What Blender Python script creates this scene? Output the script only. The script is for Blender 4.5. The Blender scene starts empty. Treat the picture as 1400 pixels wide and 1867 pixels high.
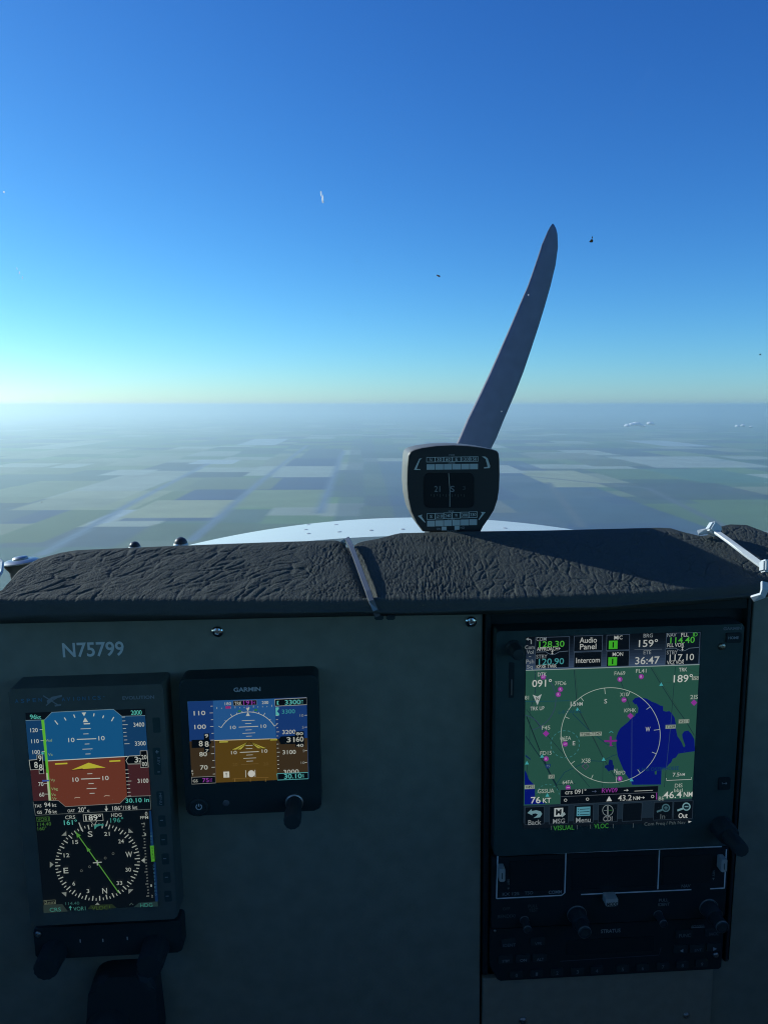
import bpy, bmesh, math, random
import numpy as np
from math import sin, cos, tan, atan, radians, pi, hypot
from mathutils import Matrix, Vector, noise
from mathutils.bvhtree import BVHTree

# ------------------------------------------------------------------ camera, world, sun, exposure
scn = bpy.context.scene
COL = scn.collection
FPX, CX, CY = 1400.0, 700.0, 933.5            # pixel focal length and centre of the 1400 x 1867 photograph
PITCH = radians(7.95)
ALT = 960.0
cam_d = bpy.data.cameras.new('camera')
cam_d.sensor_fit = 'VERTICAL'
cam_d.sensor_height = 36.0
cam_d.sensor_width = 27.0
cam_d.lens = 36.0 * FPX / 1867.0
cam_d.clip_start = 0.01
cam_d.clip_end = 400000.0
cam = bpy.data.objects.new('camera', cam_d)
COL.objects.link(cam)
cam.rotation_euler = (pi / 2 - PITCH, 0, 0)
scn.camera = cam

SUN_AZ, SUN_EL = radians(64.0), radians(23.0)  # azimuth to the left of straight ahead
world = bpy.data.worlds.new('World')
scn.world = world
world.use_nodes = True
wn = world.node_tree
wn.nodes.clear()
sky = wn.nodes.new('ShaderNodeTexSky')
sky.sky_type = 'NISHITA'
sky.sun_disc = False
sky.sun_elevation = SUN_EL
sky.sun_rotation = -SUN_AZ
sky.altitude = 960.0
sky.air_density = 1.0
sky.dust_density = 0.5
sky.ozone_density = 6.0
bg = wn.nodes.new('ShaderNodeBackground')
bg.inputs['Strength'].default_value = 0.15
wo = wn.nodes.new('ShaderNodeOutputWorld')
# clear deep-blue air: the sky's red and green fall off faster away from the horizon than in the stock model
sep = wn.nodes.new('ShaderNodeSeparateColor')
cmb = wn.nodes.new('ShaderNodeCombineColor')
wn.links.new(sky.outputs[0], sep.inputs[0])
SKY_K = []
for i_, (p_, a_) in enumerate(((1.50, 0.94), (1.30, 1.10), (0.97, 1.02))):
    pw = wn.nodes.new('ShaderNodeMath'); pw.operation = 'POWER'; pw.inputs[1].default_value = p_
    ml = wn.nodes.new('ShaderNodeMath'); ml.operation = 'MULTIPLY'; ml.inputs[1].default_value = a_ * 0.12 ** (p_ - 1)
    wn.links.new(sep.outputs[i_], pw.inputs[0]); wn.links.new(pw.outputs[0], ml.inputs[0]); wn.links.new(ml.outputs[0], cmb.inputs[i_])
    SKY_K.append((pw, ml))
wn.links.new(cmb.outputs[0], bg.inputs['Color'])
wn.links.new(bg.outputs[0], wo.inputs['Surface'])

sun_d = bpy.data.lights.new('sun', 'SUN')
sun_d.energy = 4.2
sun_d.angle = radians(0.5)
sun_d.color = (0.95, 1.0, 0.94)
sun = bpy.data.objects.new('sun', sun_d)
COL.objects.link(sun)
sun_dir = Vector((-sin(SUN_AZ) * cos(SUN_EL), cos(SUN_AZ) * cos(SUN_EL), sin(SUN_EL)))
sun.rotation_euler = sun_dir.to_track_quat('Z', 'Y').to_euler()
sun.location = (0, 0, 5)

scn.view_settings.view_transform = 'Standard'
scn.view_settings.look = 'None'
scn.view_settings.exposure = 0.0
scn.view_settings.gamma = 1.0
scn.render.engine = 'CYCLES'
scn.cycles.use_denoising = True
scn.cycles.volume_bounces = 3
scn.cycles.filter_width = 1.1
scn.cycles.max_bounces = 8
scn.cycles.transparent_max_bounces = 16
SCREEN = 0.72                                     # screen brightness

# ------------------------------------------------------------------ rays from photograph pixels
CAM3 = cam.rotation_euler.to_matrix()
def ray(px, py):
    return CAM3 @ Vector(((px - CX) / FPX, -(py - CY) / FPX, -1.0))
def at(px, py, Y):
    d = ray(px, py)
    return d * (Y / d.y)

# ------------------------------------------------------------------ materials
def lin(c):
    r = []
    for v in c:
        v /= 255.0
        r.append(v / 12.92 if v <= 0.04045 else ((v + 0.055) / 1.055) ** 2.4)
    return tuple(r)
MATS = {}
def mat(name, color, rough=0.6, metal=0.0, spec=0.5, bump=None, mottled=None, coat=0.0):
    """bump = (scale, strength, distance); mottled = (scale, amount)"""
    if name in MATS:
        return MATS[name]
    m = bpy.data.materials.new(name)
    m.use_nodes = True
    nt = m.node_tree
    b = nt.nodes['Principled BSDF']
    b.inputs['Base Color'].default_value = (*color, 1)
    b.inputs['Roughness'].default_value = rough
    b.inputs['Metallic'].default_value = metal
    b.inputs['Specular IOR Level'].default_value = spec
    b.inputs['Coat Weight'].default_value = coat
    tc = nt.nodes.new('ShaderNodeTexCoord')
    if mottled:
        n = nt.nodes.new('ShaderNodeTexNoise')
        n.inputs['Scale'].default_value = mottled[0]
        n.inputs['Detail'].default_value = 6
        nt.links.new(tc.outputs['Object'], n.inputs['Vector'])
        mx = nt.nodes.new('ShaderNodeMix')
        mx.data_type = 'RGBA'
        mx.inputs[6].default_value = (*[c * (1 - mottled[1]) for c in color], 1)
        mx.inputs[7].default_value = (*[min(1, c * (1 + mottled[1])) for c in color], 1)
        nt.links.new(n.outputs['Fac'], mx.inputs[0])
        nt.links.new(mx.outputs[2], b.inputs['Base Color'])
    if bump:
        n = nt.nodes.new('ShaderNodeTexNoise')
        n.inputs['Scale'].default_value = bump[0]
        n.inputs['Detail'].default_value = 5
        nt.links.new(tc.outputs['Object'], n.inputs['Vector'])
        bp = nt.nodes.new('ShaderNodeBump')
        bp.inputs['Strength'].default_value = bump[1]
        bp.inputs['Distance'].default_value = bump[2]
        nt.links.new(n.outputs['Fac'], bp.inputs['Height'])
        nt.links.new(bp.outputs[0], b.inputs['Normal'])
    MATS[name] = m
    return m
def glow(rgb):
    """a lit screen colour, given as the sRGB colour it shows"""
    key = 'screen_%d_%d_%d' % tuple(rgb)
    if key in MATS:
        return MATS[key]
    m = bpy.data.materials.new(key)
    m.use_nodes = True
    b = m.node_tree.nodes['Principled BSDF']
    b.inputs['Base Color'].default_value = (0.004, 0.004, 0.005, 1)
    b.inputs['Roughness'].default_value = 0.35
    b.inputs['Specular IOR Level'].default_value = 0.25
    b.inputs['Emission Color'].default_value = (*lin(rgb), 1)
    b.inputs['Emission Strength'].default_value = SCREEN
    MATS[key] = m
    return m
def paint(rgb):
    rgb = tuple(min(238, int(c * 1.32)) for c in rgb)
    key = 'paint_%d_%d_%d' % tuple(rgb)
    return mat(key, lin(rgb), 0.6)

M_PANEL = mat('panel_paint', (0.225, 0.240, 0.190), 0.55, bump=(900, 0.25, 0.0004), mottled=(75, 0.22))
M_BLACK = mat('black_plastic', (0.028, 0.045, 0.046), 0.55, spec=0.25, bump=(1500, 0.15, 0.0002))
M_BEZEL = mat('bezel_plastic', (0.045, 0.076, 0.072), 0.6, spec=0.25, bump=(1500, 0.2, 0.0002), mottled=(90, 0.2))
M_RACK = mat('rack_black', (0.017, 0.028, 0.030), 0.6, spec=0.25)
M_KNOB = mat('knob_rubber', (0.030, 0.046, 0.048), 0.6, spec=0.3)
M_CHROME = mat('chrome', (0.75, 0.75, 0.74), 0.12, metal=1.0)
M_STEEL = mat('dull_steel', (0.45, 0.45, 0.44), 0.4, metal=1.0)
M_LETTER = mat('grey_lettering', (0.30, 0.32, 0.32), 0.6)
M_DIMLET = mat('worn_lettering', (0.13, 0.14, 0.14), 0.6)
M_WHITELET = mat('white_marking', (0.55, 0.56, 0.54), 0.6)
M_CREAM = mat('cream_button', (0.50, 0.50, 0.45), 0.5, mottled=(200, 0.15))

# ------------------------------------------------------------------ object helpers
def tag(o, label=None, cat=None, group=None, kind=None):
    if label: o['label'] = label
    if cat: o['category'] = cat
    if group: o['group'] = group
    if kind: o['kind'] = kind
    return o
def empty(name, M, label, cat, group=None):
    o = bpy.data.objects.new(name, None)
    COL.objects.link(o)
    o.empty_display_size = 0.02
    o.matrix_world = M
    return tag(o, label, cat, group)
def link_mesh(name, me, mats, parent=None, smooth=False):
    if not isinstance(mats, (list, tuple)):
        mats = [mats]
    for m in mats:
        me.materials.append(m)
    if smooth:
        for p in me.polygons:
            p.use_smooth = True
    o = bpy.data.objects.new(name, me)
    COL.objects.link(o)
    if parent is not None:
        o.parent = parent
    return o
def from_bm(name, bm, mats, parent=None, smooth=False):
    me = bpy.data.meshes.new(name)
    bmesh.ops.recalc_face_normals(bm, faces=bm.faces)
    bm.to_mesh(me)
    bm.free()
    return link_mesh(name, me, mats, parent, smooth)
def add_prism(bm, pts, w0, w1, bevel=0.0, seg=2, mi=0):
    """closed outline pts (u, v) extruded from w0 to w1, the w1 rim bevelled"""
    vb = [bm.verts.new((p[0], p[1], w0)) for p in pts]
    vt = [bm.verts.new((p[0], p[1], w1)) for p in pts]
    n = len(pts)
    fs = []
    top = bm.faces.new(vt); fs.append(top)
    fs.append(bm.faces.new(vb[::-1]))
    for i in range(n):
        j = (i + 1) % n
        fs.append(bm.faces.new((vb[i], vb[j], vt[j], vt[i])))
    for f in fs:
        f.material_index = mi
    if bevel > 0:
        bmesh.ops.bevel(bm, geom=list(top.edges), offset=bevel, segments=seg, affect='EDGES', profile=0.5)
def rounded(pts, r, n=5):
    """round the corners of an outline"""
    out = []
    k = len(pts)
    for i in range(k):
        p, a, b = Vector(pts[i]), Vector(pts[i - 1]), Vector(pts[(i + 1) % k])
        da, db = (a - p), (b - p)
        ra = min(r, da.length * 0.45); rb = min(r, db.length * 0.45)
        p0 = p + da.normalized() * ra; p1 = p + db.normalized() * rb
        for j in range(n + 1):
            t = j / n
            out.append(tuple((1 - t) ** 2 * p0 + 2 * t * (1 - t) * p + t * t * p1))
    return out
def add_lathe(bm, c, prof, seg=32, axis='w', mi=0, ridges=0, ridge=0.0):
    """profile of (radius, height) turned about the w axis through c"""
    rows = []
    for r, h in prof:
        row = []
        for i in range(seg):
            a = 2 * pi * i / seg
            rr = r
            if ridges and r > 0.002:
                rr = r * (1 + ridge * (1 if (i * ridges // seg) % 2 else -1))
            row.append(bm.verts.new((c[0] + rr * cos(a), c[1] + rr * sin(a), c[2] + h)))
        rows.append(row)
    for k in range(len(rows) - 1):
        for i in range(seg):
            j = (i + 1) % seg
            f = bm.faces.new((rows[k][i], rows[k][j], rows[k + 1][j], rows[k + 1][i]))
            f.material_index = mi
    f = bm.faces.new(rows[-1]); f.material_index = mi
    f = bm.faces.new(rows[0][::-1]); f.material_index = mi
def lathe_obj(name, c, prof, m, parent, seg=32, smooth=True, **k):
    bm = bmesh.new()
    add_lathe(bm, c, prof, seg, **k)
    o = from_bm(name, bm, m, parent)
    if smooth:
        for p in o.data.polygons:
            p.use_smooth = len(p.vertices) == 4
        o.data.set_sharp_from_angle(angle=radians(35))
    return o
def add_tube(bm, pts, rads, seg=12):
    rows = []
    n = len(pts)
    up = Vector((0.13, 0.21, 0.97))
    for i, p in enumerate(pts):
        d = (Vector(pts[min(i + 1, n - 1)]) - Vector(pts[max(i - 1, 0)])).normalized()
        a = d.cross(up).normalized(); b = d.cross(a)
        r = rads[i] if isinstance(rads, (list, tuple)) else rads
        rows.append([bm.verts.new(Vector(p) + (a * cos(2 * pi * k / seg) + b * sin(2 * pi * k / seg)) * r) for k in range(seg)])
    for i in range(n - 1):
        for k in range(seg):
            l = (k + 1) % seg
            bm.faces.new((rows[i][k], rows[i][l], rows[i + 1][l], rows[i + 1][k]))
    bm.faces.new(rows[0]); bm.faces.new(rows[-1][::-1])
def add_strap(bm, pts, width, thick, nrm):
    """flat strap swept along 3D pts, its flat side facing nrm"""
    rows = []
    n = len(pts)
    for i, p in enumerate(pts):
        d = (Vector(pts[min(i + 1, n - 1)]) - Vector(pts[max(i - 1, 0)])).normalized()
        nn = Vector(nrm[i] if isinstance(nrm, list) else nrm)
        s = d.cross(nn).normalized() * width / 2
        u = s.cross(d).normalized()
        if u.dot(nn) < 0: u = -u
        u = u * thick / 2
        e = 0.8
        rows.append([bm.verts.new(Vector(p) + q) for q in (s * e + u, -s * e + u, -s + u * 0.2, -s - u, s - u, s + u * 0.2)])
    for i in range(n - 1):
        for k in range(6):
            l = (k + 1) % 6
            bm.faces.new((rows[i][k], rows[i][l], rows[i + 1][l], rows[i + 1][k]))
    bm.faces.new(rows[0]); bm.faces.new(rows[-1][::-1])

# ------------------------------------------------------------------ flat artwork (screens, lettering)
GLYPH = {}
def text_mesh(s, weight=0.0):
    key = (s, weight)
    if key in GLYPH:
        return GLYPH[key]
    cu = bpy.data.curves.new('lettering_source', 'FONT')
    cu.body = s
    cu.size = 1.0
    cu.offset = weight
    cu.resolution_u = 3
    cu.fill_mode = 'FRONT' if False else 'BOTH'
    ob = bpy.data.objects.new('lettering_source', cu)
    me = bpy.data.meshes.new_from_object(ob)
    v = [(p.co.x, p.co.y) for p in me.vertices]
    f = [tuple(p.vertices) for p in me.polygons]
    bpy.data.meshes.remove(me)
    bpy.data.objects.remove(ob)
    bpy.data.curves.remove(cu)
    GLYPH[key] = (v, f)
    return GLYPH[key]
CAP = None
class Art:
    """draws filled shapes, lines and lettering on a plane; coordinates are those of an enlarged crop of the
    photograph (ctx = x0, y0, scale) carried onto the plane by mapping f(px, py) -> (u, v)"""
    def __init__(self, f, w0, colors=glow, step=8e-6):
        self.f, self.w, self.step, self.colors = f, w0, step, colors
        self.v, self.fc, self.mi, self.keys = [], [], [], []
        self.ctx = (0, 0, 1)
    def P(self, x, y):
        return self.f(self.ctx[0] + x / self.ctx[2], self.ctx[1] + y / self.ctx[2])
    def unit(self, x, y):
        a, b, c = self.P(x, y), self.P(x + 10, y), self.P(x, y + 10)
        return hypot(b[0] - a[0], b[1] - a[1]) / 10, hypot(c[0] - a[0], c[1] - a[1]) / 10
    def _key(self, col):
        if col not in self.keys:
            self.keys.append(col)
        return self.keys.index(col)
    def add(self, uv, faces, col):
        self.w += self.step
        k = len(self.v)
        self.v += [(p[0], p[1], self.w) for p in uv]
        i = self._key(col)
        for f in faces:
            self.fc.append([k + q for q in f]); self.mi.append(i)
    def poly(self, pts, col):
        self.add([self.P(*p) for p in pts], [list(range(len(pts)))], col)
    def box(self, x0, y0, x1, y1, col):
        """rectangle upright on the plane, given by its corners"""
        a, b = self.P(x0, (y0 + y1) / 2), self.P(x1, (y0 + y1) / 2)
        c, d = self.P((x0 + x1) / 2, y0), self.P((x0 + x1) / 2, y1)
        self.add([(a[0], d[1]), (b[0], d[1]), (b[0], c[1]), (a[0], c[1])], [[0, 1, 2, 3]], col)
    def frame(self, x0, y0, x1, y1, wd, col):
        a, b = self.P(x0, (y0 + y1) / 2), self.P(x1, (y0 + y1) / 2)
        c, d = self.P((x0 + x1) / 2, y0), self.P((x0 + x1) / 2, y1)
        t = wd * self.unit(x0, y0)[0]
        l, r, lo, hi = a[0], b[0], d[1], c[1]
        self.add([(l, lo), (r, lo), (r, hi), (l, hi), (l + t, lo + t), (r - t, lo + t), (r - t, hi - t), (l + t, hi - t)],
                 [[0, 1, 5, 4], [1, 2, 6, 5], [2, 3, 7, 6], [3, 0, 4, 7]], col)
    def line(self, pts, wd, col, closed=False):
        q = [Vector(self.P(*p)) for p in pts]
        t = wd * self.unit(*pts[0])[0] / 2
        n = len(q)
        uv, fs = [], []
        for i in range(n):
            if closed:
                a, b = q[i - 1], q[(i + 1) % n]
            else:
                a, b = q[max(i - 1, 0)], q[min(i + 1, n - 1)]
            d = (b - a)
            d = d.normalized() if d.length > 0 else Vector((1, 0))
            s = Vector((-d.y, d.x)) * t
            uv += [q[i] + s, q[i] - s]
        for i in range(n if closed else n - 1):
            j = (i + 1) % n
            fs.append([2 * i, 2 * i + 1, 2 * j + 1, 2 * j])
        self.add(uv, fs, col)
    def disc(self, x, y, r, col, n=28, ry=None):
        ry = ry or r
        self.poly([(x + r * cos(2 * pi * i / n), y + ry * sin(2 * pi * i / n)) for i in range(n)], col)
    def ring(self, x, y, r, wd, col, n=72, ry=None, a0=0, a1=360):
        ry = ry or r
        full = abs(a1 - a0) >= 360
        pts = [(x + r * cos(radians(a0 + (a1 - a0) * i / n)), y + ry * sin(radians(a0 + (a1 - a0) * i / n))) for i in range(n if full else n + 1)]
        self.line(pts, wd, col, closed=full)
    def text(self, s, x, y, wd, h, col, weight=0.0, vert=False):
        """s centred at (x, y) of the crop; wd = its width, h = its capital height there"""
        v, f = text_mesh(s, weight)
        if not v: return
        xs = [p[0] for p in v]; ys = [p[1] for p in v]
        x0, x1 = min(xs), max(xs)
        if any(c.isalnum() for c in s):
            y0, y1 = 0.0, CAP
        else:
            y0, y1 = min(ys), max(ys)
        su, sv = self.unit(x, y)
        c = self.P(x, y)
        kx = wd * su / max(1e-6, x1 - x0)
        ky = h * sv / (y1 - y0)
        uv = [((p[0] - (x0 + x1) / 2) * kx, (p[1] - (y0 + y1) / 2) * ky) for p in v]
        if vert:
            kx = wd * sv / max(1e-6, x1 - x0); ky = h * su / (y1 - y0)
            uv = [((p[1] - (y0 + y1) / 2) * ky, -(p[0] - (x0 + x1) / 2) * kx) for p in v]
        self.add([(c[0] + q[0], c[1] + q[1]) for q in uv], f, col)
    def build(self, name, parent, origin=(0, 0, 0), mats=None):
        me = bpy.data.meshes.new(name)
        me.from_pydata([(a - origin[0], b - origin[1], c - origin[2]) for a, b, c in self.v], [], self.fc)
        me.update()
        o = link_mesh(name, me, mats or [self.colors(k) for k in self.keys], parent)
        if len(me.polygons) == len(self.mi) and not mats:
            me.polygons.foreach_set('material_index', self.mi)
        return o
_v, _f = text_mesh('H')
CAP = max(p[1] for p in _v)

# ------------------------------------------------------------------ the setting: ground and haze
VPX = 660.0
GH = atan((VPX - CX) / FPX)                   # the field grid runs a little left of straight ahead
LEVEL = CY - FPX * tan(PITCH)                 # photograph row of the level line
def to_grid(px, py):
    d = ray(px, py)
    s = -ALT / d.z
    x, y = d.x * s, d.y * s
    return x * cos(GH) - y * sin(GH), x * sin(GH) + y * cos(GH)
def grid_axis(parts):
    a = []
    for lo, hi, n in parts:
        a += list(np.linspace(lo, hi, n, endpoint=False))
    return np.array(a + [parts[-1][1]])
gx = grid_axis([(-80000, -26000, 40), (-26000, -9000, 110), (-9000, 9000, 420), (9000, 26000, 110), (26000, 80000, 40)])
gy = grid_axis([(-60000, 2000, 20), (2000, 12000, 170), (12000, 24000, 130), (24000, 45000, 90), (45000, 80000, 30)])
GXm, GYm = np.meshgrid(gx, gy)
def hsh(a, b, s=0):
    v = np.sin(a * 127.1 + b * 311.7 + s * 74.7) * 43758.5453
    return v - np.floor(v)
PAL = 2.0 * np.array([(0.070, 0.100, 0.040), (0.100, 0.115, 0.045), (0.050, 0.085, 0.040), (0.150, 0.140, 0.075), (0.035, 0.060, 0.045),
                (0.080, 0.115, 0.040), (0.200, 0.185, 0.120), (0.045, 0.065, 0.050), (0.120, 0.125, 0.060), (0.030, 0.042, 0.050)])
warp = 60 * np.sin(GYm / 2300.0) + 40 * np.sin(GXm / 1700.0)
X, Y = GXm + warp * 0.5, GYm + warp
cxi = np.floor(X / 830.0)
yoff = hsh(cxi, cxi * 0 + 3.0) * 1600
cyi = np.floor((Y + yoff) / 1650.0)
nsub = 1 + np.floor(hsh(cxi, cyi, 1) * 2.2)
fy = (Y + yoff) / 1650.0 - cyi
sub = np.floor(fy * nsub)
wide = hsh(np.floor(X / 1660.0), cyi, 5) < 0.45   # some neighbours farmed as one
cxk = np.where(wide, np.floor(X / 1660.0) * 2, cxi)
pick = np.floor(hsh(cxk, cyi * 4 + sub, 2) * len(PAL)).astype(int) % len(PAL)
CG = PAL[pick] * (0.85 + 0.3 * hsh(cxk, cyi * 4 + sub, 7))[..., None]
TAN = (0.42, 0.37, 0.18); CREAM = (0.44, 0.41, 0.28); DARK = (0.015, 0.045, 0.13); OLIVE = (0.25, 0.27, 0.12)
GREEN = (0.09, 0.19, 0.11); PALE = (0.48, 0.46, 0.38); GREY = (0.075, 0.105, 0.125); CANAL = (0.16, 0.20, 0.24)
def patch(y0, y1, x0, x1, col, k=1.0):
    """field between photograph rows y0 and y1, from x0 to x1 along its near edge"""
    ax, ay = to_grid(x0, y1); bx, by = to_grid(x1, y1)
    _, cy_ = to_grid((x0 + x1) / 2, y0)
    m = (GXm >= ax) & (GXm <= bx) & (GYm >= ay) & (GYm <= cy_)
    CG[m] = CG[m] * (1 - k) + np.array(col) * k
patch(800, 1000, 592, 740, GREY, 0.6)
patch(840, 1000, 740, 1400, (0.035, 0.075, 0.15), 0.75)
patch(886, 916, 308, 435, DARK); patch(870, 893, 473, 600, DARK); patch(835, 850, 520, 617, DARK)
patch(912, 945, 215, 395, TAN); patch(945, 951, 215, 395, DARK, 0.8); patch(893, 925, 420, 585, OLIVE); patch(850, 870, 492, 612, CREAM)
patch(838, 846, 340, 425, PALE); patch(930, 955, 145, 195, PALE); patch(856, 867, 178, 260, CREAM); patch(845, 853, 88, 140, CREAM)
patch(925, 990, -40, 80, (0.12, 0.15, 0.06)); patch(895, 930, 20, 240, TAN, 0.7); patch(930, 955, 0, 60, DARK, 0.7)
patch(800, 812, 430, 500, PALE); patch(872, 893, 330, 490, (0.17, 0.18, 0.10)); patch(955, 1010, 190, 585, (0.11, 0.13, 0.075), 0.8)
patch(858, 888, 1010, 1140, TAN); patch(848, 863, 900, 962, CREAM); patch(826, 838, 980, 1120, (0.25, 0.23, 0.14)); patch(832, 853, 1195, 1420, CREAM)
patch(854, 880, 1280, 1440, GREEN); patch(880, 912, 1180, 1440, (0.05, 0.07, 0.08), 0.8); patch(803, 814, 1215, 1300, PALE)
patch(912, 935, 890, 940, (0.20, 0.19, 0.15)); patch(818, 836, 545, 620, GREY); patch(836, 850, 1080, 1190, (0.16, 0.17, 0.10))
def road(pts, wd, col):
    q = [to_grid(*p) for p in pts]
    for (x0, y0), (x1, y1) in zip(q[:-1], q[1:]):
        dx, dy = x1 - x0, y1 - y0
        L2 = dx * dx + dy * dy
        t = np.clip(((GXm - x0) * dx + (GYm - y0) * dy) / L2, 0, 1)
        d = np.hypot(GXm - (x0 + t * dx), GYm - (y0 + t * dy))
        k = np.clip(1.4 - d / wd, 0, 1)[..., None]
        CG[...] = CG * (1 - k) + np.array(col) * k
road([(75, 1012), (245, 915), (380, 845)], 42, CANAL)
road([(350, 985), (470, 882), (560, 812)], 45, CANAL)
road([(583, 935), (626, 822)], 45, CANAL)
road([(1400, 1000), (1180, 890), (960, 868)], 40, (0.13, 0.14, 0.14))
road([(1060, 960), (1000, 880)], 40, (0.13, 0.14, 0.14))
CG = CG * np.array((0.82, 0.98, 1.22))          # cool, blue-green farmland
nx, ny = len(gx), len(gy)
wxm = GXm * cos(GH) + GYm * sin(GH)
wym = -GXm * sin(GH) + GYm * cos(GH)
verts = np.stack([wxm, wym, np.full_like(wxm, -ALT)], -1).reshape(-1, 3)
idx = np.arange(nx * ny).reshape(ny, nx)
quads = np.stack([idx[:-1, :-1], idx[:-1, 1:], idx[1:, 1:], idx[1:, :-1]], -1).reshape(-1, 4)
gme = bpy.data.meshes.new('ground')
gme.from_pydata(verts.tolist(), [], quads.tolist())
ca = gme.color_attributes.new('field_colour', 'FLOAT_COLOR', 'POINT')
ca.data.foreach_set('color', np.concatenate([CG.reshape(-1, 3), np.ones((nx * ny, 1))], 1).astype(np.float32).ravel())
gm = bpy.data.materials.new('farmland')
gm.use_nodes = True
nt = gm.node_tree
b = nt.nodes['Principled BSDF']
b.inputs['Roughness'].default_value = 0.95
b.inputs['Specular IOR Level'].default_value = 0.1
at_n = nt.nodes.new('ShaderNodeVertexColor'); at_n.layer_name = 'field_colour'
tc = nt.nodes.new('ShaderNodeTexCoord')
nz = nt.nodes.new('ShaderNodeTexNoise'); nz.inputs['Scale'].default_value = 0.0022; nz.inputs['Detail'].default_value = 6
nt.links.new(tc.outputs['Object'], nz.inputs['Vector'])
mr = nt.nodes.new('ShaderNodeMapRange'); mr.inputs['To Min'].default_value = 0.7; mr.inputs['To Max'].default_value = 1.3
nt.links.new(nz.outputs['Fac'], mr.inputs['Value'])
vm = nt.nodes.new('ShaderNodeVectorMath'); vm.operation = 'SCALE'
nt.links.new(at_n.outputs['Color'], vm.inputs[0]); nt.links.new(mr.outputs[0], vm.inputs['Scale'])
nt.links.new(vm.outputs[0], b.inputs['Base Color'])
ground = link_mesh('ground', gme, gm)
tag(ground, 'flat patchwork of hazy farm fields far below', kind='structure')

bm = bmesh.new()
bmesh.ops.create_cube(bm, size=1.0)
for v in bm.verts:
    v.co = Vector((v.co.x * 170000, v.co.y * 170000, -ALT - 1 if v.co.z < 0 else 40.0))
hm = bpy.data.materials.new('haze_air')
hm.use_nodes = True
hm.node_tree.nodes.clear()
ho = hm.node_tree.nodes.new('ShaderNodeOutputMaterial')
hv = hm.node_tree.nodes.new('ShaderNodeVolumePrincipled')
HAZE = hv
hv.inputs['Color'].default_value = (0.83, 0.99, 1.0, 1)
hv.inputs['Density'].default_value = 5.2e-5
hv.inputs['Anisotropy'].default_value = 0.6
hm.node_tree.links.new(hv.outputs[0], ho.inputs['Volume'])
haze = from_bm('haze', bm, hm)
tag(haze, 'pale blue haze lying over the distant fields', kind='stuff')

# small far cloud puffs, opaque white meshes low over the fields
M_CLOUD = mat('cloud_white', (0.9, 0.9, 0.9), 1.0, spec=0.0)
random.seed(4)
def puff(px, py, Y, blobs, label):
    bm = bmesh.new()
    c = at(px, py, Y)
    k = Y / FPX
    for dx, dy, r in blobs:
        m = Matrix.Translation((dx * k, random.uniform(-4, 4) * k, -dy * k)) @ Matrix.Diagonal((r * k * 1.5, r * k * 1.5, r * k * 0.75, 1))
        bmesh.ops.create_icosphere(bm, subdivisions=3, radius=1.0, matrix=m)
    for v in bm.verts:
        n = noise.fractal(v.co / (3.5 * k), 1.0, 2.0, 4)
        v.co += v.co.normalized() * n * k * 0.8
    o = from_bm('cloud_puff', bm, M_CLOUD, smooth=True)
    o.location = c
    return tag(o, label, 'steam', 'small far cloud puffs over the fields')
puff(1163, 775, 14000, [(-20, 1, 4), (-12, -1, 4), (-4, -2, 5), (4, 0, 3.5), (20, -3, 4), (26, -1, 3), (12, 2, 3)], 'small bright white cloud puff low over the fields right of the propeller')
puff(1355, 777, 16000, [(-10, 0, 3), (0, -1, 3), (12, 1, 2.5)], 'faint thin white cloud puff at the right edge just below the horizon')

# ------------------------------------------------------------------ the aeroplane's cabin (walls around the camera)
M_CABIN = mat('cabin_lining', (0.62, 0.59, 0.50), 0.8)
M_CARPET = mat('dark_carpet', (0.035, 0.045, 0.05), 0.95, spec=0.1)
def slab(name, x0, x1, y0, y1, z0, z1, label):
    bm = bmesh.new()
    bmesh.ops.create_cube(bm, size=1.0, matrix=Matrix.Translation(((x0 + x1) / 2, (y0 + y1) / 2, (z0 + z1) / 2)) @ Matrix.Diagonal((x1 - x0, y1 - y0, z1 - z0, 1)))
    return tag(from_bm(name, bm, M_CARPET if z1 < -0.1 else M_CABIN), label, kind='structure')
slab('ceiling', -0.60, 0.66, -1.6, 0.44, 0.40, 0.45, 'cabin ceiling lining overhead')
slab('floor', -0.60, 0.66, -1.6, 0.9, -1.0, -0.95, 'cabin floor')
slab('wall_rear', -0.55, 0.61, -1.6, -1.55, -0.948, -0.05, 'rear wall of the cabin')
for nm, xa, xb in (('wall_left', -0.60, -0.551), ('wall_right', 0.611, 0.66)):
    slab(nm, xa, xb, -1.548, 0.9, -0.948, -0.20, 'lower side wall of the cabin')
    slab(nm + '_pillar', xa, xb, -1.548, -1.0, -0.198, 0.398, 'rear side pillar of the cabin')
    slab(nm + '_post', xa, xb, -0.42, -0.32, -0.198, 0.398, 'door post of the cabin')

# windshield
def wind_pt(s, t):
    """s across (-1..1), t up (0..1)"""
    xb, xt = 0.03 + 0.60 * s, 0.03 + 0.58 * s
    yb = 1.02 - 0.42 * abs(s) ** 2.4
    yt = 0.50 - 0.10 * abs(s) ** 2.4
    zb, zt = -0.235 + 0.03 * abs(s) ** 2, 0.42 - 0.02 * s * s
    bul = sin(pi * t) * 0.035 * (1 - 0.5 * s * s)
    return Vector((xb + (xt - xb) * t, yb + (yt - yb) * t + bul * 0.7, zb + (zt - zb) * t + bul * 0.7))
bm = bmesh.new()
NS, NT = 48, 24
rows = [[bm.verts.new(wind_pt(-1 + 2 * i / NS, j / NT)) for i in range(NS + 1)] for j in range(NT + 1)]
for j in range(NT):
    for i in range(NS):
        bm.faces.new((rows[j][i], rows[j][i + 1], rows[j + 1][i + 1], rows[j + 1][i]))
bmesh.ops.recalc_face_normals(bm, faces=bm.faces)
wbvh = BVHTree.FromBMesh(bm)
bmesh.ops.solidify(bm, geom=list(bm.faces), thickness=0.004)
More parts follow.
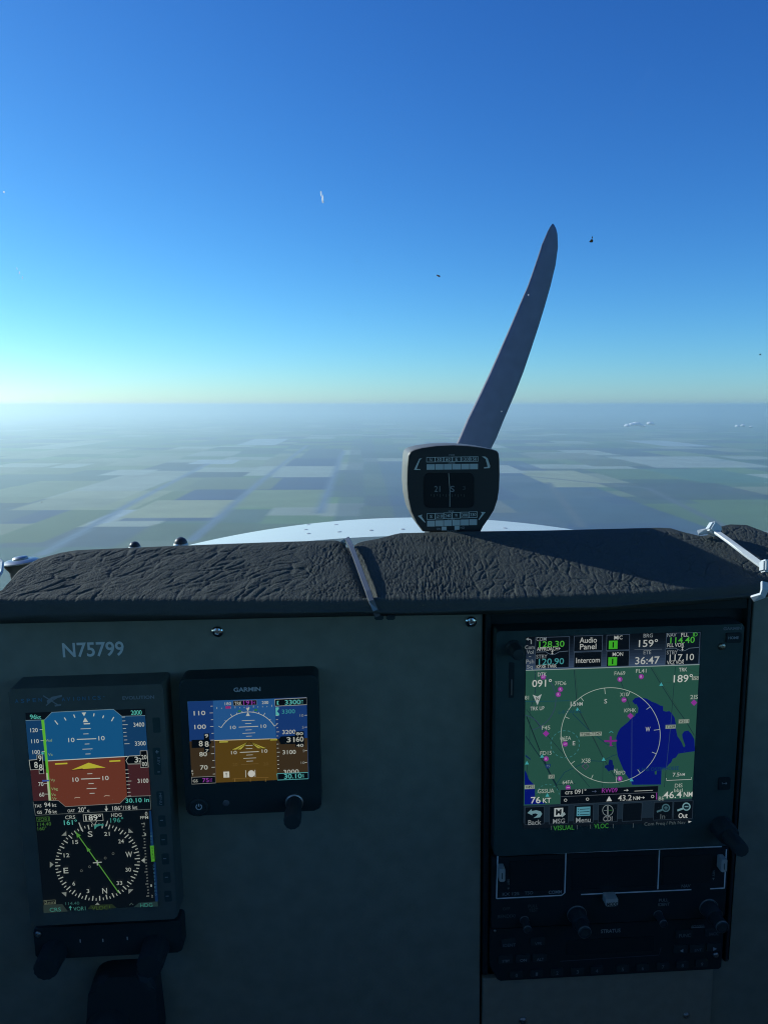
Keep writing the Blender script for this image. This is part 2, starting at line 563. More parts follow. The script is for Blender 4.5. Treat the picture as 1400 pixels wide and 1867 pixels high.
M_GLASS = bpy.data.materials.new('windshield_acrylic')
M_GLASS.use_nodes = True
nt = M_GLASS.node_tree
nt.nodes.clear()
o_ = nt.nodes.new('ShaderNodeOutputMaterial'); mx = nt.nodes.new('ShaderNodeMixShader')
tr = nt.nodes.new('ShaderNodeBsdfTransparent'); tr.inputs[0].default_value = (0.985, 0.99, 0.99, 1)
gl = nt.nodes.new('ShaderNodeBsdfGlossy'); gl.inputs['Roughness'].default_value = 0.02
fr = nt.nodes.new('ShaderNodeFresnel'); fr.inputs['IOR'].default_value = 1.12
nt.links.new(fr.outputs[0], mx.inputs[0]); nt.links.new(tr.outputs[0], mx.inputs[1]); nt.links.new(gl.outputs[0], mx.inputs[2])
nt.links.new(mx.outputs[0], o_.inputs['Surface'])
windshield = from_bm('windshield', bm, M_GLASS, smooth=True)
tag(windshield, 'clear curved windshield with a few insect specks and pale scratches', 'windshield')
M_BUG = mat('dried_insect', (0.16, 0.10, 0.05), 0.9)
M_SCR = bpy.data.materials.new('pale_scratch')
M_SCR.use_nodes = True
nt = M_SCR.node_tree
nt.nodes.clear()
o_ = nt.nodes.new('ShaderNodeOutputMaterial'); tl_ = nt.nodes.new('ShaderNodeBsdfTranslucent'); tl_.inputs[0].default_value = (0.95, 0.96, 0.97, 1)
nt.links.new(tl_.outputs[0], o_.inputs['Surface'])
def on_glass(px, py):
    d = ray(px, py).normalized()
    h = wbvh.ray_cast(Vector((0, 0, 0)), d)
    return h[0] - d * 0.003, -d
def speck(name, px, py, blobs, m):
    c, n = on_glass(px, py)
    k = c.length / FPX
    bm = bmesh.new()
    R = n.to_track_quat('Z', 'Y').to_matrix().to_4x4()
    for dx, dy, r, e in blobs:
        M = Matrix.Translation(c) @ R @ Matrix.Translation((dx * k, -dy * k, 0)) @ Matrix.Diagonal((r * k, r * k * e, 0.0006, 1))
        bmesh.ops.create_icosphere(bm, subdivisions=2, radius=1.0, matrix=M)
    for v in bm.verts:
        v.co += (noise.noise_vector(v.co * 900)) * k * 0.7
    from_bm(name, bm, m, windshield, smooth=True)
speck('insect_splat', 1078, 438, [(0, 1, 2.6, 1.0), (1, -4, 1.0, 1.8), (-2, 2, 1.6, .8)], M_BUG)
speck('insect_splat', 799, 503, [(0, 0, 2.0, .8), (2, 1, 1.4, 1), (-2, -1, 1.2, 1)], M_BUG)
speck('insect_splat', 1385, 646, [(0, 0, 1.3, 1)], M_BUG)
speck('scratch', 587, 359, [(-1.5, -5, 1.1, 4.0), (1, 3, 1.3, 5.5), (2.5, 8, .8, 2.5)], M_SCR)
speck('scratch', 8, 350, [(0, 0, 1.2, 1.2)], M_SCR)
speck('scratch', 963, 538, [(0, 0, .9, 1.4)], M_SCR)
speck('scratch', 914, 750, [(0, 0, .9, 1.0)], M_SCR)
speck('scratch', 36, 497, [(-3, -6, .5, 4), (0, 0, .55, 5), (4, 7, .5, 4)], M_SCR)

random.seed(11)
for k_ in range(10):
    speck('dust_speck', random.uniform(20, 1380), random.uniform(120, 930), [(0, 0, random.uniform(.35, .7), 1.0)], M_BUG)

# ------------------------------------------------------------------ engine cowling
M_COWL = mat('white_paint', (0.82, 0.93, 0.83), 0.5, spec=0.3, mottled=(6, 0.05))
def cowl_pt(y, a):
    """a from -1 (left) to 1 (right) across the hood"""
    ys = [1.05, 1.15, 1.30, 1.45, 1.60, 1.75, 1.88, 1.96]
    zt = float(np.interp(y, ys, [-0.188, -0.190, -0.2015, -0.228, -0.262, -0.305, -0.36, -0.43]))
    hw = float(np.interp(y, ys, [0.52, 0.51, 0.49, 0.465, 0.43, 0.385, 0.32, 0.25]))
    k = hw / 0.52
    x = 0.53 * (a * 0.75 + 0.25 * sin(a * pi / 2))
    z = -0.27 * x * x - 8.0 * max(0, abs(x) - 0.40) ** 1.5
    x *= k
    xr = x * cos(radians(0.84)) - z * sin(radians(0.84)); zr = x * sin(radians(0.84)) + z * cos(radians(0.84))
    return Vector((0.037 + xr, y, zt + zr + 0.0079 * y))
bm = bmesh.new()
NY, NA = 40, 60
rows = [[bm.verts.new(cowl_pt(1.05 + 0.91 * j / NY, -1 + 2 * i / NA)) for i in range(NA + 1)] for j in range(NY + 1)]
for j in range(NY):
    for i in range(NA):
        bm.faces.new((rows[j][i], rows[j][i + 1], rows[j + 1][i + 1], rows[j + 1][i]))
bm.faces.new(rows[-1]); bm.faces.new(rows[0][::-1])
cbvh = BVHTree.FromBMesh(bm)
cowling = from_bm('engine_cowling', bm, M_COWL, smooth=True)
cowling.data.set_sharp_from_angle(angle=radians(50))
tag(cowling, 'sunlit white engine cowling just beyond the glareshield', 'engine cowling')
M_RIVET = mat('cowl_fastener', (0.5, 0.53, 0.52), 0.5)
for px, py in ((563, 957), (558, 966), (563, 973), (613, 957), (619, 970), (677, 967), (734, 965), (920, 963)):
    h = cbvh.ray_cast(Vector((0, 0, 0)), ray(px, py).normalized())
    if h[0] is None: continue
    bm = bmesh.new()
    R = h[1].to_track_quat('Z', 'Y').to_matrix().to_4x4()
    bmesh.ops.create_uvsphere(bm, u_segments=14, v_segments=8, radius=1.0, matrix=Matrix.Translation(h[0]) @ R @ Matrix.Diagonal((0.0038, 0.0038, 0.0010, 1)))
    from_bm('fastener', bm, M_RIVET, cowling, smooth=True)

# ------------------------------------------------------------------ propeller
M_PROP = mat('propeller_black', (0.105, 0.120, 0.185), 0.55, bump=(60, 0.1, 0.002), mottled=(25, 0.25))
PY = 2.05
L = [(965, 78), (945, 105), (925, 140), (880, 240), (830, 390), (770, 560), (700, 720), (640, 860), (560, 1040), (480, 1220), (400, 1390), (300, 1590), (235, 1740), (150, 1920), (90, 2060), (60, 2180)]
Rr = [(968, 78), (985, 105), (998, 150), (1003, 250), (985, 390), (945, 560), (900, 720), (855, 870), (800, 1040), (740, 1220), (675, 1390), (590, 1590), (530, 1740), (440, 1920), (370, 2060), (300, 2180)]
hub = at(782, 1010, PY)
prop = empty('propeller', Matrix.Translation(hub), 'dark propeller blade rising from behind the compass against the sky', 'propeller')
bm = bmesh.new()
rows = []
n = len(L)
NC = 10
for i in range(n):
    a = at(778.5 + L[i][0] / 4.2437, 390 + L[i][1] / 4.2437, PY) - hub
    b = at(782 + Rr[i][0] / 4.2437, 390 + Rr[i][1] / 4.2437, PY) - hub
    th = 0.004 + 0.030 * (i / (n - 1)) ** 1.2
    if i == 0: th = 0.001
    tw = 0.010 + 0.05 * (i / (n - 1))
    front, back = [], []
    for k in range(NC + 1):
        s = k / NC
        p = a.lerp(b, s)
        p.y += tw * (s - 0.5)
        h = th * 2 * math.sqrt(max(0, s * (1 - s)))
        back.append(Vector((p.x, p.y - h * 0.45, p.z)))
        front.append(Vector((p.x, p.y + h * 0.75, p.z)))
    rows.append([bm.verts.new(v) for v in back + front[1:-1][::-1]])
m = len(rows[0])
for i in range(n - 1):
    for k in range(m):
        l = (k + 1) % m
        bm.faces.new((rows[i][k], rows[i][l], rows[i + 1][l], rows[i + 1][k]))
bm.faces.new(rows[0]); bm.faces.new(rows[-1][::-1])
from_bm('blade', bm, M_PROP, prop, smooth=True)
bm = bmesh.new()
bmesh.ops.create_uvsphere(bm, u_segments=32, v_segments=16, radius=1.0, matrix=Matrix.Translation((0, 0.05, -0.05)) @ Matrix.Diagonal((0.12, 0.24, 0.12, 1)))
from_bm('spinner', bm, M_COWL, prop, smooth=True)

# ------------------------------------------------------------------ instrument panel frame
def R3(p):
    a, b, c = p
    return Matrix.Rotation(a, 3, 'X') @ Matrix.Rotation(b, 3, 'Y') @ Matrix.Rotation(c, 3, 'Z')
PM = CAM3 @ R3([radians(v) for v in (9.218, 3.169, 0.779)])   # columns: right, up, toward the viewer
DP = 0.47
def pan(px, py, w=0.0):
    """photograph pixel carried onto the plane w metres in front of the panel -> (u, v)"""
    q = PM.transposed() @ ray(px, py)
    s = -(DP - w) / q.z
    return (q.x * s, q.y * s)
PANEL_O = PM @ Vector((0, 0, -DP))
def panel_mat(u=0, v=0, w=0):
    return Matrix.Translation(PANEL_O + PM @ Vector((u, v, w))) @ PM.to_4x4()
def quad(c, w):
    return [pan(x, y, w) for x, y in c]
def rect(c, w):
    """the upright rectangle on the plane nearest to four pixel corners tl tr br bl"""
    q = quad(c, w)
    l = (q[0][0] + q[3][0]) / 2; r = (q[1][0] + q[2][0]) / 2; t = (q[0][1] + q[1][1]) / 2; b_ = (q[2][1] + q[3][1]) / 2
    return [(l, b_), (r, b_), (r, t), (l, t)]
class Dev:
    """a device on the panel: an Empty at its base; parts are built in panel coordinates"""
    def __init__(self, name, c, label, cat):
        self.o = (c[0], c[1], 0.0)
        self.e = empty(name, panel_mat(c[0], c[1], 0), label, cat)
    def loc(self, pts):
        return [(p[0] - self.o[0], p[1] - self.o[1]) for p in pts]
    def prism(self, name, pts, w0, w1, m, bevel=0.0, parent=None, seg=2):
        bm = bmesh.new()
        add_prism(bm, self.loc(pts), w0, w1, bevel, seg)
        return from_bm(name, bm, m, parent or self.e)
    def lathe(self, name, uv, w, prof, m, parent=None, **k):
        return lathe_obj(name, (uv[0] - self.o[0], uv[1] - self.o[1], w), prof, m, parent or self.e, **k)
    def art(self, name, a, mats=None, parent=None):
        return a.build(name, parent or self.e, self.o, mats)
def mid(r):
    return ((r[0][0] + r[2][0]) / 2, (r[0][1] + r[2][1]) / 2)
def grow(r, d):
    (l, b), _, (r_, t), _ = r
    return [(l - d, b - d), (r_ + d, b - d), (r_ + d, t + d), (l - d, t + d)]

# the panel itself
pnl = Dev('instrument_panel', (0, -0.25), 'dark grey instrument panel lettered N75799 at its upper left', 'instrument panel')
uL = pan(880, 1400)[0]
uR = pan(1374, 1180)[0]
pnl.prism('panel_plate', [(-0.42, -0.62), (uL - 0.0008, -0.62), (uL - 0.0008, pan(880, 1108)[1]), (-0.42, pan(0, 1118)[1])], -0.004, 0.0, M_PANEL, 0.0008)
vB = pan(1100, 1772)[1]
M_PLATE = mat('lower_plate_paint', (0.29, 0.27, 0.20), 0.6, bump=(700, 0.3, 0.0004), mottled=(120, 0.2))
u2 = pan(1298, 1800)[0]
pnl.prism('panel_plate', [(uL + 0.0008, -0.62), (u2, -0.62), (u2, vB), (uL + 0.0008, vB)], -0.004, 0.0006, M_PLATE, 0.0008)
pnl.prism('panel_plate', [(u2 + 0.001, -0.62), (0.50, -0.62), (0.50, pan(1480, 1066)[1]), (uR, pan(1374, 1078)[1]), (uR, vB - 0.0005), (u2 + 0.001, vB - 0.0005)], -0.010, -0.0045, M_PANEL, 0.0008)
pnl.prism('light_block', [(-0.42, -0.62), (0.50, -0.62), (0.50, pan(1480, 1080)[1]), (-0.42, pan(0, 1125)[1])], -0.020, -0.016, M_RACK)  # added plate behind the seams, blocks sky light leaking through from behind
a = Art(pan, 0.0004, colors=paint)
a.ctx = (0, 1120, 1)
a.text('N75799', 171, 63.5, 112, 24.5, (180, 184, 176), 0.018)
pnl.art('lettering', a)
def dome_screw(dev, px, py, rpx, m=M_CHROME, w=0.0, parent=None, name='screw'):
    r = rpx * (DP - w) / FPX
    bm = bmesh.new()
    c = pan(px, py, w)
    c = (c[0] - dev.o[0], c[1] - dev.o[1], w)
    add_lathe(bm, c, [(r, 0), (r, r * 0.18), (r * 0.92, r * 0.36), (r * 0.72, r * 0.52), (r * 0.42, r * 0.62), (r * 0.40, r * 0.35)], 24)
    for k in range(2):   # cross recess
        a_ = 0.5 + k * pi / 2
        q = [(c[0] + cos(a_) * r * .34 * s1 - sin(a_) * r * .07 * s2, c[1] + sin(a_) * r * .34 * s1 + cos(a_) * r * .07 * s2) for s1, s2 in ((-1, -1), (1, -1), (1, 1), (-1, 1))]
        add_prism(bm, q, w + r * 0.36, w + r * (0.50 + 0.02 * k))
    o = from_bm(name, bm, m, parent or dev.e)
    return o
dome_screw(pnl, 397, 1151, 11.5)
dome_screw(pnl, 858, 1133, 11.5)
dome_screw(pnl, 953, 1860, 8, M_STEEL, 0.0006)
dome_screw(pnl, 1250, 1851, 7, M_STEEL, 0.0006)

# ------------------------------------------------------------------ tall flight display at left
W_A = 0.020
ar = rect([(13, 1257), (297, 1247), (324, 1676), (59, 1688)], W_A)
asp = Dev('flight_display', mid(ar), 'tall flight display at left with red-brown horizon above a compass rose', 'flight display')
asp.prism('bezel', rounded(ar, 0.002), 0.0, W_A, mat('veiled_bezel', (0.12, 0.135, 0.115), 0.6, spec=0.25, bump=(1500, 0.2, 0.0002), mottled=(70, 0.25)), 0.0015)  # base colour lightened to stand in for veiling glare on the sun side
base = rect([(61, 1692), (330, 1680), (334, 1737), (66, 1749)], 0.012)
asp.prism('control_strip', rounded(base, 0.003), 0.0, 0.012, M_BLACK, 0.0012)
def knob(dev, name, px, py, w0, r, h, m=M_KNOB, cap=None, parent=None, w_pix=None, ridge=True):
    """knob whose base stands at w0; (px, py) is where its base shows"""
    c = pan(px, py, w0 if w_pix is None else w_pix)
    o = dev.lathe(name, c, w0, [(r, 0), (r, h * .15), (r * .96, h * .2), (r * .93, h * .9), (r * .86, h), (r * .3, h * 1.0)], m, parent=parent, seg=48, ridges=24 if ridge else 0, ridge=0.025)
    return o, c
kA, cA = knob(asp, 'knob', 100, 1735, 0.012, 0.0082, 0.016)
kB, cB = knob(asp, 'knob', 285, 1726, 0.012, 0.0088, 0.018)
a = Art(lambda x, y: pan(x, y, 0.0305), 0.0302, colors=paint)
a.ctx = (0, 1460, 4.1176); a.text('PUSH', 335, 1245, 70, 20, (70, 76, 78)); a.text('SYNC', 335, 1272, 70, 18, (60, 66, 68))
a.text('PUSH', 1110, 1215, 80, 20, (90, 96, 98)); a.text('SYNC', 1110, 1245, 80, 18, (80, 86, 88))
dome_screw(asp, 70.5, 1703, 6.5, M_STEEL, 0.012)
a = Art(lambda x, y: pan(x, y, 0.0121), 0.0121, colors=paint)
a.ctx = (0, 1460, 4.1176)
for x, y in ((605, 1055), (775, 1050), (958, 1035)):
    a.box(x - 4, y - 14, x + 4, y + 10, (150, 156, 156))
asp.art('marking', a)
# bezel lettering
a = Art(lambda x, y: pan(x, y, W_A), W_A + 0.0001, colors=paint)
a.ctx = (0, 1230, 4.2424)
TEAL = (62, 105, 128); GR = (108, 116, 118)
for k, ch in enumerate('ASPEN'): a.text(ch, 133 + k * 45.5, 205 - k * 2.6, 26, 28, TEAL, 0.01)
for k, ch in enumerate('AVIONICS'): a.text(ch, 494 + k * 39.5, 190 - k * 1.8, 26 if ch != 'I' else 6, 28, TEAL, 0.01)
a.poly([(800, 168), (812, 166), (812, 170), (800, 172)], TEAL)
a.text('EVOLUTION', 1073, 176, 246, 24, GR, 0.03)
# winged mark
a.line([(338, 162), (380, 188), (430, 220), (462, 238)], 9, GR); a.poly([(365, 200), (405, 170), (485, 155), (480, 172), (415, 188), (372, 228)], GR)
a.line([(360, 238), (400, 205), (450, 175)], 8, GR); a.poly([(425, 232), (478, 226), (476, 238), (430, 246)], GR)
asp.art('lettering', a)
a = Art(lambda x, y: pan(x, y, W_A), W_A + 0.0001, colors=paint); a.ctx = (0, 1230, 4.2424)
a.text('+', 1217, 597, 26, 26, (150, 158, 158)); a.text('-', 1230, 752, 18, 6, (120, 128, 128))
a.text('REV', 1229, 668, 62, 20, (110, 118, 118), vert=True); a.text('MENU', 1244, 960, 92, 20, (120, 128, 128), vert=True)
for x, y in ((1252, 1126), (1265, 1276), (1277, 1422), (1290, 1566), (1296, 1712)):
    a.box(x - 12, y - 3, x + 12, y + 3, (120, 128, 128))
asp.art('button_mark', a)
for px, py, hh in ((286, 1322, 34), (287, 1388, 62), (293, 1456, 34), (296, 1497, 26), (299, 1531, 26), (302, 1566, 26), (305, 1600, 26), (307, 1634, 26)):
    c = pan(px, py, W_A); k = (DP - W_A) / FPX
    asp.prism('button', rounded([(c[0] - 7 * k, c[1] - hh * .45 * k), (c[0] + 7 * k, c[1] - hh * .45 * k), (c[0] + 7 * k, c[1] + hh * .45 * k), (c[0] - 7 * k, c[1] + hh * .45 * k)], 0.001), W_A - 0.001, W_A + 0.00008, M_BEZEL)
# the screen
WS = W_A + 0.00025
a = Art(lambda x, y: pan(x, y, WS), WS, step=6e-6)
a.ctx = (0, 1230, 4.2424)
BK = (9, 18, 26); SKY = (24, 92, 142); SKD = (22, 66, 108); BR_ = (112, 58, 44); BRD = (70, 38, 42); WH = (196, 204, 196); CY_ = (88, 190, 178); GN = (86, 190, 70)
sr = rect([(45, 1300), (264.5, 1291.8), (289.5, 1651.9), (83, 1661.6)], WS)
a.add(sr, [[0, 1, 2, 3]], BK)
a.poly([(200, 352), (322, 348), (380, 668), (229, 658)], SKD); a.poly([(945, 322), (1125, 316), (1146, 618), (966, 632)], SKD)
a.poly([(238, 735), (370, 728), (395, 972), (260, 978)], BRD); a.poly([(990, 690), (1150, 686), (1168, 935), (992, 942)], BRD)
a.poly([(345, 352), (404, 292), (880, 268), (945, 322), (964, 635), (372, 668)], SKY)
a.poly([(372, 668), (966, 633), (985, 940), (930, 996), (510, 1020), (455, 975), (395, 972)], BR_)
a.line([(345, 352), (404, 291), (880, 268), (945, 322), (1125, 316)], 4, (120, 150, 165)); a.line([(200, 354), (345, 350)], 4, (120, 150, 165))
a.line([(395, 974), (455, 974), (510, 1021), (930, 996), (985, 942), (1168, 936)], 4, (140, 140, 135))
a.line([(372, 667), (990, 632)], 7, WH)
a.poly([(322, 350), (345, 349), (400, 972), (384, 974)], (98, 190, 60)); a.poly([(360, 760), (372, 760), (397, 972), (380, 974)], (180, 200, 160))
for t in ('96', 260, 326, 50, 34), ('kt', 304, 328, 34, 30): a.text(*t[:5], CY_, 0.01)
a.text('2000', 1057, 293, 84, 34, CY_, 0.01)
for s, x, y in (('120', 267, 429), ('110', 275, 514), ('100', 284, 598), ('70', 320, 846), ('60', 327, 927)):
    a.text(s, x, y, 58 if len(s) == 3 else 40, 30, WH, 0.005); a.line([(x + 38 - (18 if len(s) == 2 else 0) + 5, y - 4), (x + 66 - (10 if len(s) == 2 else 0), y - 4)], 4, WH)
for s, x, y in (('3400', 1077, 386), ('3300', 1088, 531), ('3100', 1109, 820)):
    a.text(s, x, y, 84, 32, WH, 0.005)
for k in range(8):
    y = 328 + k * 29.4; x = 945 + k * 2.9; a.line([(x, y), (x + (40 if k % 5 == 2 else 25), y - 1)], 4, WH)
    y = 736 + k * 28.8; x = 971 + k * 2.9; a.line([(x, y), (x + (40 if k % 5 == 3 else 25), y - 1)], 4, WH)
a.poly([(230, 660), (290, 655), (290, 620), (330, 617), (352, 745), (340, 765), (308, 765), (306, 730), (240, 735)], (6, 12, 18)); a.line([(230, 660), (290, 655), (290, 620), (330, 617), (338, 700), (344, 764), (308, 765), (306, 730), (240, 735), (230, 660)], 4, WH)
a.text('8', 283, 697, 28, 46, WH, 0.01); a.text('9', 313, 645, 26, 42, WH, 0.01); a.text('8', 320, 716, 28, 46, WH, 0.01)
a.poly([(1000, 628), (1088, 624), (1088, 588), (1140, 586), (1150, 714), (1092, 718), (1092, 688), (992, 690), (980, 662)], (6, 12, 18)); a.line([(1000, 628), (1088, 624), (1088, 588), (1140, 586), (1150, 714), (1092, 718), (1092, 688), (992, 690), (978, 662), (1000, 628)], 4, WH)
a.text('3', 1058, 655, 28, 44, WH, 0.01); a.text('2', 1086, 660, 20, 32, WH, 0.01); a.text('20', 1117, 636, 40, 32, WH, 0.005); a.text('00', 1121, 690, 38, 32, WH, 0.005)
for p in ((428, 353, 452, 384), (502, 330, 515, 352), (574, 307, 584, 331), (732, 298, 728, 321), (806, 314, 798, 334), (884, 326, 866, 358)):
    a.line([p[:2], p[2:]], 8, WH)
a.poly([(636, 292), (670, 290), (655, 320)], WH); a.poly([(645, 366), (686, 364), (662, 330)], WH); a.poly([(652, 374), (700, 372), (701, 381), (653, 383)], WH)
for y, x, hw in ((416, 667, 39), (456, 669, 20), (496, 674, 75), (534, 678, 18), (573, 681, 39), (611, 685, 20), (764, 699, 20), (802, 705, 74), (840, 709, 20), (878, 713, 38), (915, 717, 19), (724, 698, 36)):
    a.line([(x - hw, y + hw * .04), (x + hw, y - hw * .04)], 7 if hw > 60 else 5, WH)
for x, y in ((557, 503), (790, 489), (590, 809), (821, 797)): a.text('10', x, y, 48, 32, WH, 0.005)
YL = (196, 190, 60)
a.poly([(430, 683), (526, 678), (527, 689), (432, 694)], YL); a.poly([(850, 662), (935, 657), (936, 668), (851, 673)], YL)
a.poly([(558, 734), (690, 678), (822, 717), (745, 718), (740, 726), (650, 730), (642, 722)], YL); a.line([(558, 736), (642, 730), (742, 722)], 5, (60, 40, 30))
for x, y, s in ((370, 505, 'Vsd'), (383, 615, 'Va'), (402, 812, 'Vy'), (415, 880, 'Vbg'), (408, 925, 'Vx'), (415, 955, 'Vr')): a.text(s, x + 12, y, 50 if len(s) == 3 else 34, 20, (150, 175, 120))
a.poly([(325, 594), (345, 600), (340, 616), (328, 612)], CY_); a.poly([(332, 812), (386, 810), (386, 822), (332, 824)], (60, 90, 170))
for x in (595, 823): a.line([(x - 14, 952 if x < 700 else 938), (x, 946 if x < 700 else 932), (x + 30, 948 if x < 700 else 934)], 5, (190, 170, 150))
a.text('30.10 in', 1066, 968, 182, 32, CY_, 0.008)
for t in (('TAS', 299, 1012, 54, 22), ('94', 372, 1003, 48, 34), ('kt', 425, 1005, 32, 26), ('GS', 311, 1061, 38, 22), ('76', 378, 1053, 48, 34), ('kt', 430, 1056, 32, 26), ('OAT', 556, 1049, 56, 22), ('20°', 640, 1040, 62, 36), ('c', 688, 1046, 16, 22), ('186°/18 kt', 970, 1026, 194, 30)):
    a.text(*t, (186, 192, 186), 0.005)
a.line([(826, 1010), (828, 1042)], 6, WH); a.poly([(814, 1034), (840, 1032), (828, 1054)], WH)
a.line([(262, 980), (280, 1084)], 3, (110, 120, 120)); a.line([(280, 1084), (1172, 1036)], 3, (110, 120, 120)); a.line([(1172, 1036), (1164, 936)], 3, (110, 120, 120))
# compass rose
a.ctx = (0, 1460, 4.1176)
WR = (168, 176, 168); GD = (84, 150, 62)
cx0, cy0, rx, ry = 738, 455, 318, 290
def rp(deg, k):
    """point of the rose, deg clockwise from its top"""
    t = radians(deg - 4.0)
    return (cx0 + rx * k * sin(t), cy0 - ry * k * cos(t) - rx * k * sin(t) * 0.045)
for d in range(0, 360, 5):
    big = d % 10 == 0
    a.line([rp(d - 189, 1.0), rp(d - 189, 0.88 if big else 0.935)], 8 if big else 6, WR)
for s, d in (('S', 180), ('21', 210), ('24', 240), ('W', 270), ('30', 300), ('33', 330), ('N', 0), ('3', 30), ('6', 60), ('E', 90), ('12', 120), ('15', 150)):
    p = rp(d - 189, 0.76)
    card = s in 'SWNE'
    a.text(s, p[0], p[1], (36 if s != 'W' else 50) if card else (42 if len(s) == 2 else 20), 40 if card else 28, WR, 0.008)
for d in (-45, 45, -90, 90, 135, 180, 225):
    p, q1, q2 = rp(d + 4, 1.03), rp(d, 1.12), rp(d + 8, 1.12)
    a.poly([p, q1, q2], (130, 138, 132))
p0, p1 = rp(161 - 189, 0.98), rp(161 - 9, 0.95)
a.line([p0, p1], 8, GD)
for k in (0.95, 0.50):
    t0 = rp(161 - 189, k); t1 = rp(161 - 189 - 5 / k * .7, k - .13); t2 = rp(161 - 189 + 5 / k * .7, k - .13)
    a.poly([t0, t1, t2], GD)
a.line([(705, 457), (770, 452)], 8, WR); a.line([(736, 437), (739, 476)], 8, WR)
for x, y in ((797, 421), (856, 388), (680, 486), (619, 516)): a.ring(x, y, 8, 3, (100, 108, 102), 16)
a.line([(600, 155), (622, 215)], 8, WR); a.line([(815, 142), (806, 180)], 7, WR)
a.box(632, 92, 782, 144, (6, 12, 18)); a.frame(632, 92, 782, 144, 4, WR); a.text('189°', 708, 119, 118, 36, (205, 212, 204), 0.008)
a.line([(688, 144), (714, 176), (736, 141)], 4, WR); a.poly([(714, 180), (725, 168), (785, 164), (784, 182), (762, 176), (735, 186), (716, 206)], (60, 140, 130))
for t in (('CRS', 535, 115, 76, 26, WR), ('161°', 537, 154, 98, 34, CY_), ('HDG', 881, 98, 78, 26, WR), ('196°', 884, 136, 98, 34, (60, 140, 130)), ('0', 1104, 88, 18, 28, WR), ('FPM', 1089, 117, 60, 22, WR)): a.text(*t, 0.006)
GDD = (66, 112, 50)
a.frame(284, 112, 382, 146, 3, GDD); a.text('VOR1', 333, 130, 84, 24, GDD); a.text('114.40', 341, 166, 104, 24, GDD); a.text('160°', 325, 199, 66, 26, GDD)
a.poly([(1125, 66), (1140, 66), (1160, 330), (1138, 330)], (18, 52, 92)); a.poly([(1160, 450), (1176, 450), (1192, 745), (1170, 745)], (16, 44, 80))
a.poly([(1132, 328), (1160, 326), (1168, 445), (1142, 447)], (74, 150, 48))
for k in range(4): a.text('WIND'[k], 1140 + k * 1.5, 235 + k * 22, 12, 14, (50, 90, 110)); a.text('GYRO'[k], 1150 + k * 2, 345 + k * 24, 12, 16, (20, 50, 26))
for k in range(9): a.text('GPSSTEEHD'[k], 1160 + k * 2, 476 + k * 27, 12, 14, (50, 96, 120))
for k in range(-12, 13):
    y = 433 + k * 22.5; x = 1108 + k * 1.6
    a.line([(x - (22 if k % 4 == 0 else 12), y), (x, y - 1)], 5, (140, 148, 142))
for s, k in (('2', -12), ('1', -8.5), ('1', 8.5), ('2', 12)): a.text(s, 1104 + k * 1.9 + (22 if k > 0 else 10), 433 + k * 22.5, 12, 18, (140, 148, 142))
a.poly([(1066, 434), (1092, 424), (1092, 444)], WR)
a.frame(340, 732, 428, 764, 3, (110, 120, 100)); a.text('2nm', 384, 749, 74, 22, (110, 120, 100)); a.text('114.40', 553, 757, 104, 22, (50, 96, 92))
a.poly([(336, 770), (478, 762), (520, 818), (338, 830)], (44, 58, 56)); a.text('CRS', 425, 804, 84, 28, (60, 130, 120), 0.006)
a.line([(537, 780), (539, 808)], 6, (70, 150, 140)); a.poly([(526, 792), (550, 790), (537, 774)], (70, 150, 140)); a.text('VOR1', 606, 796, 92, 28, (60, 120, 112), 0.005)
a.poly([(668, 800), (690, 770), (850, 762), (884, 792)], (34, 48, 34)); a.text('VLOC1', 766, 790, 136, 28, (60, 84, 40), 0.005)
a.poly([(1010, 786), (1050, 752), (1190, 742), (1194, 780)], (34, 56, 58)); a.text('HDG', 1106, 769, 92, 28, (50, 118, 108), 0.006); a.line([(980, 770), (994, 755), (1008, 768)], 4, (80, 100, 96))
asp.art('screen', a)

# ------------------------------------------------------------------ small attitude display
W_G = 0.016
gr = rect([(329, 1241), (580, 1229), (586, 1477), (337, 1489)], W_G)
g5 = Dev('flight_display', mid(gr), 'small square flight display with blue sky over brown ground and a round knob', 'flight display')
g5.prism('bezel', rounded(gr, 0.0045), 0.0, W_G, M_BLACK, 0.0014)
a = Art(lambda x, y: pan(x, y, W_G), W_G + 0.0001, colors=paint); a.ctx = (320, 1190, 5)
a.text('GARMIN', 654, 334, 246, 36, (150, 156, 156), 0.03)
g5.art('lettering', a)
WS = W_G + 0.00025
a = Art(lambda x, y: pan(x, y, WS), WS, step=6e-6); a.ctx = (320, 1190, 5)
S1, S2, B1, B2 = (40, 92, 150), (26, 62, 122), (92, 70, 26), (62, 50, 34)
WH = (190, 194, 184); PU = (150, 62, 170); CY_ = (96, 190, 186); BK = (6, 14, 22)
q = rect([(343, 1279.6), (559.4, 1271), (562.4, 1418.6), (350.4, 1429)], WS)
a.add(q, [[0, 1, 2, 3]], S1)
a.poly([(357, 800), (930, 783), (930, 1160), (369, 1185)], B1)
a.poly([(116, 447), (343, 438), (354, 800), (131, 808)], S2); a.poly([(131, 808), (354, 800), (369, 1183), (152, 1194)], B2)
a.poly([(903, 415), (1196, 405), (1204, 776), (918, 786)], S2); a.poly([(918, 786), (1204, 776), (1212, 1143), (930, 1155)], B2)
a.line([(343, 430), (903, 415)], 40, (30, 70, 134)) if False else None
a.line([(356, 800), (925, 784)], 6, (226, 214, 170))
def arcp(d, k=1.0):
    t = radians(d); return (660 + 285 * k * sin(t) + 8 * cos(t) * 0, 830 - 290 * k * cos(t) - 285 * k * sin(t) * 0.03)
a.line([arcp(-58 + 116 * i / 40) for i in range(41)], 6, WH)
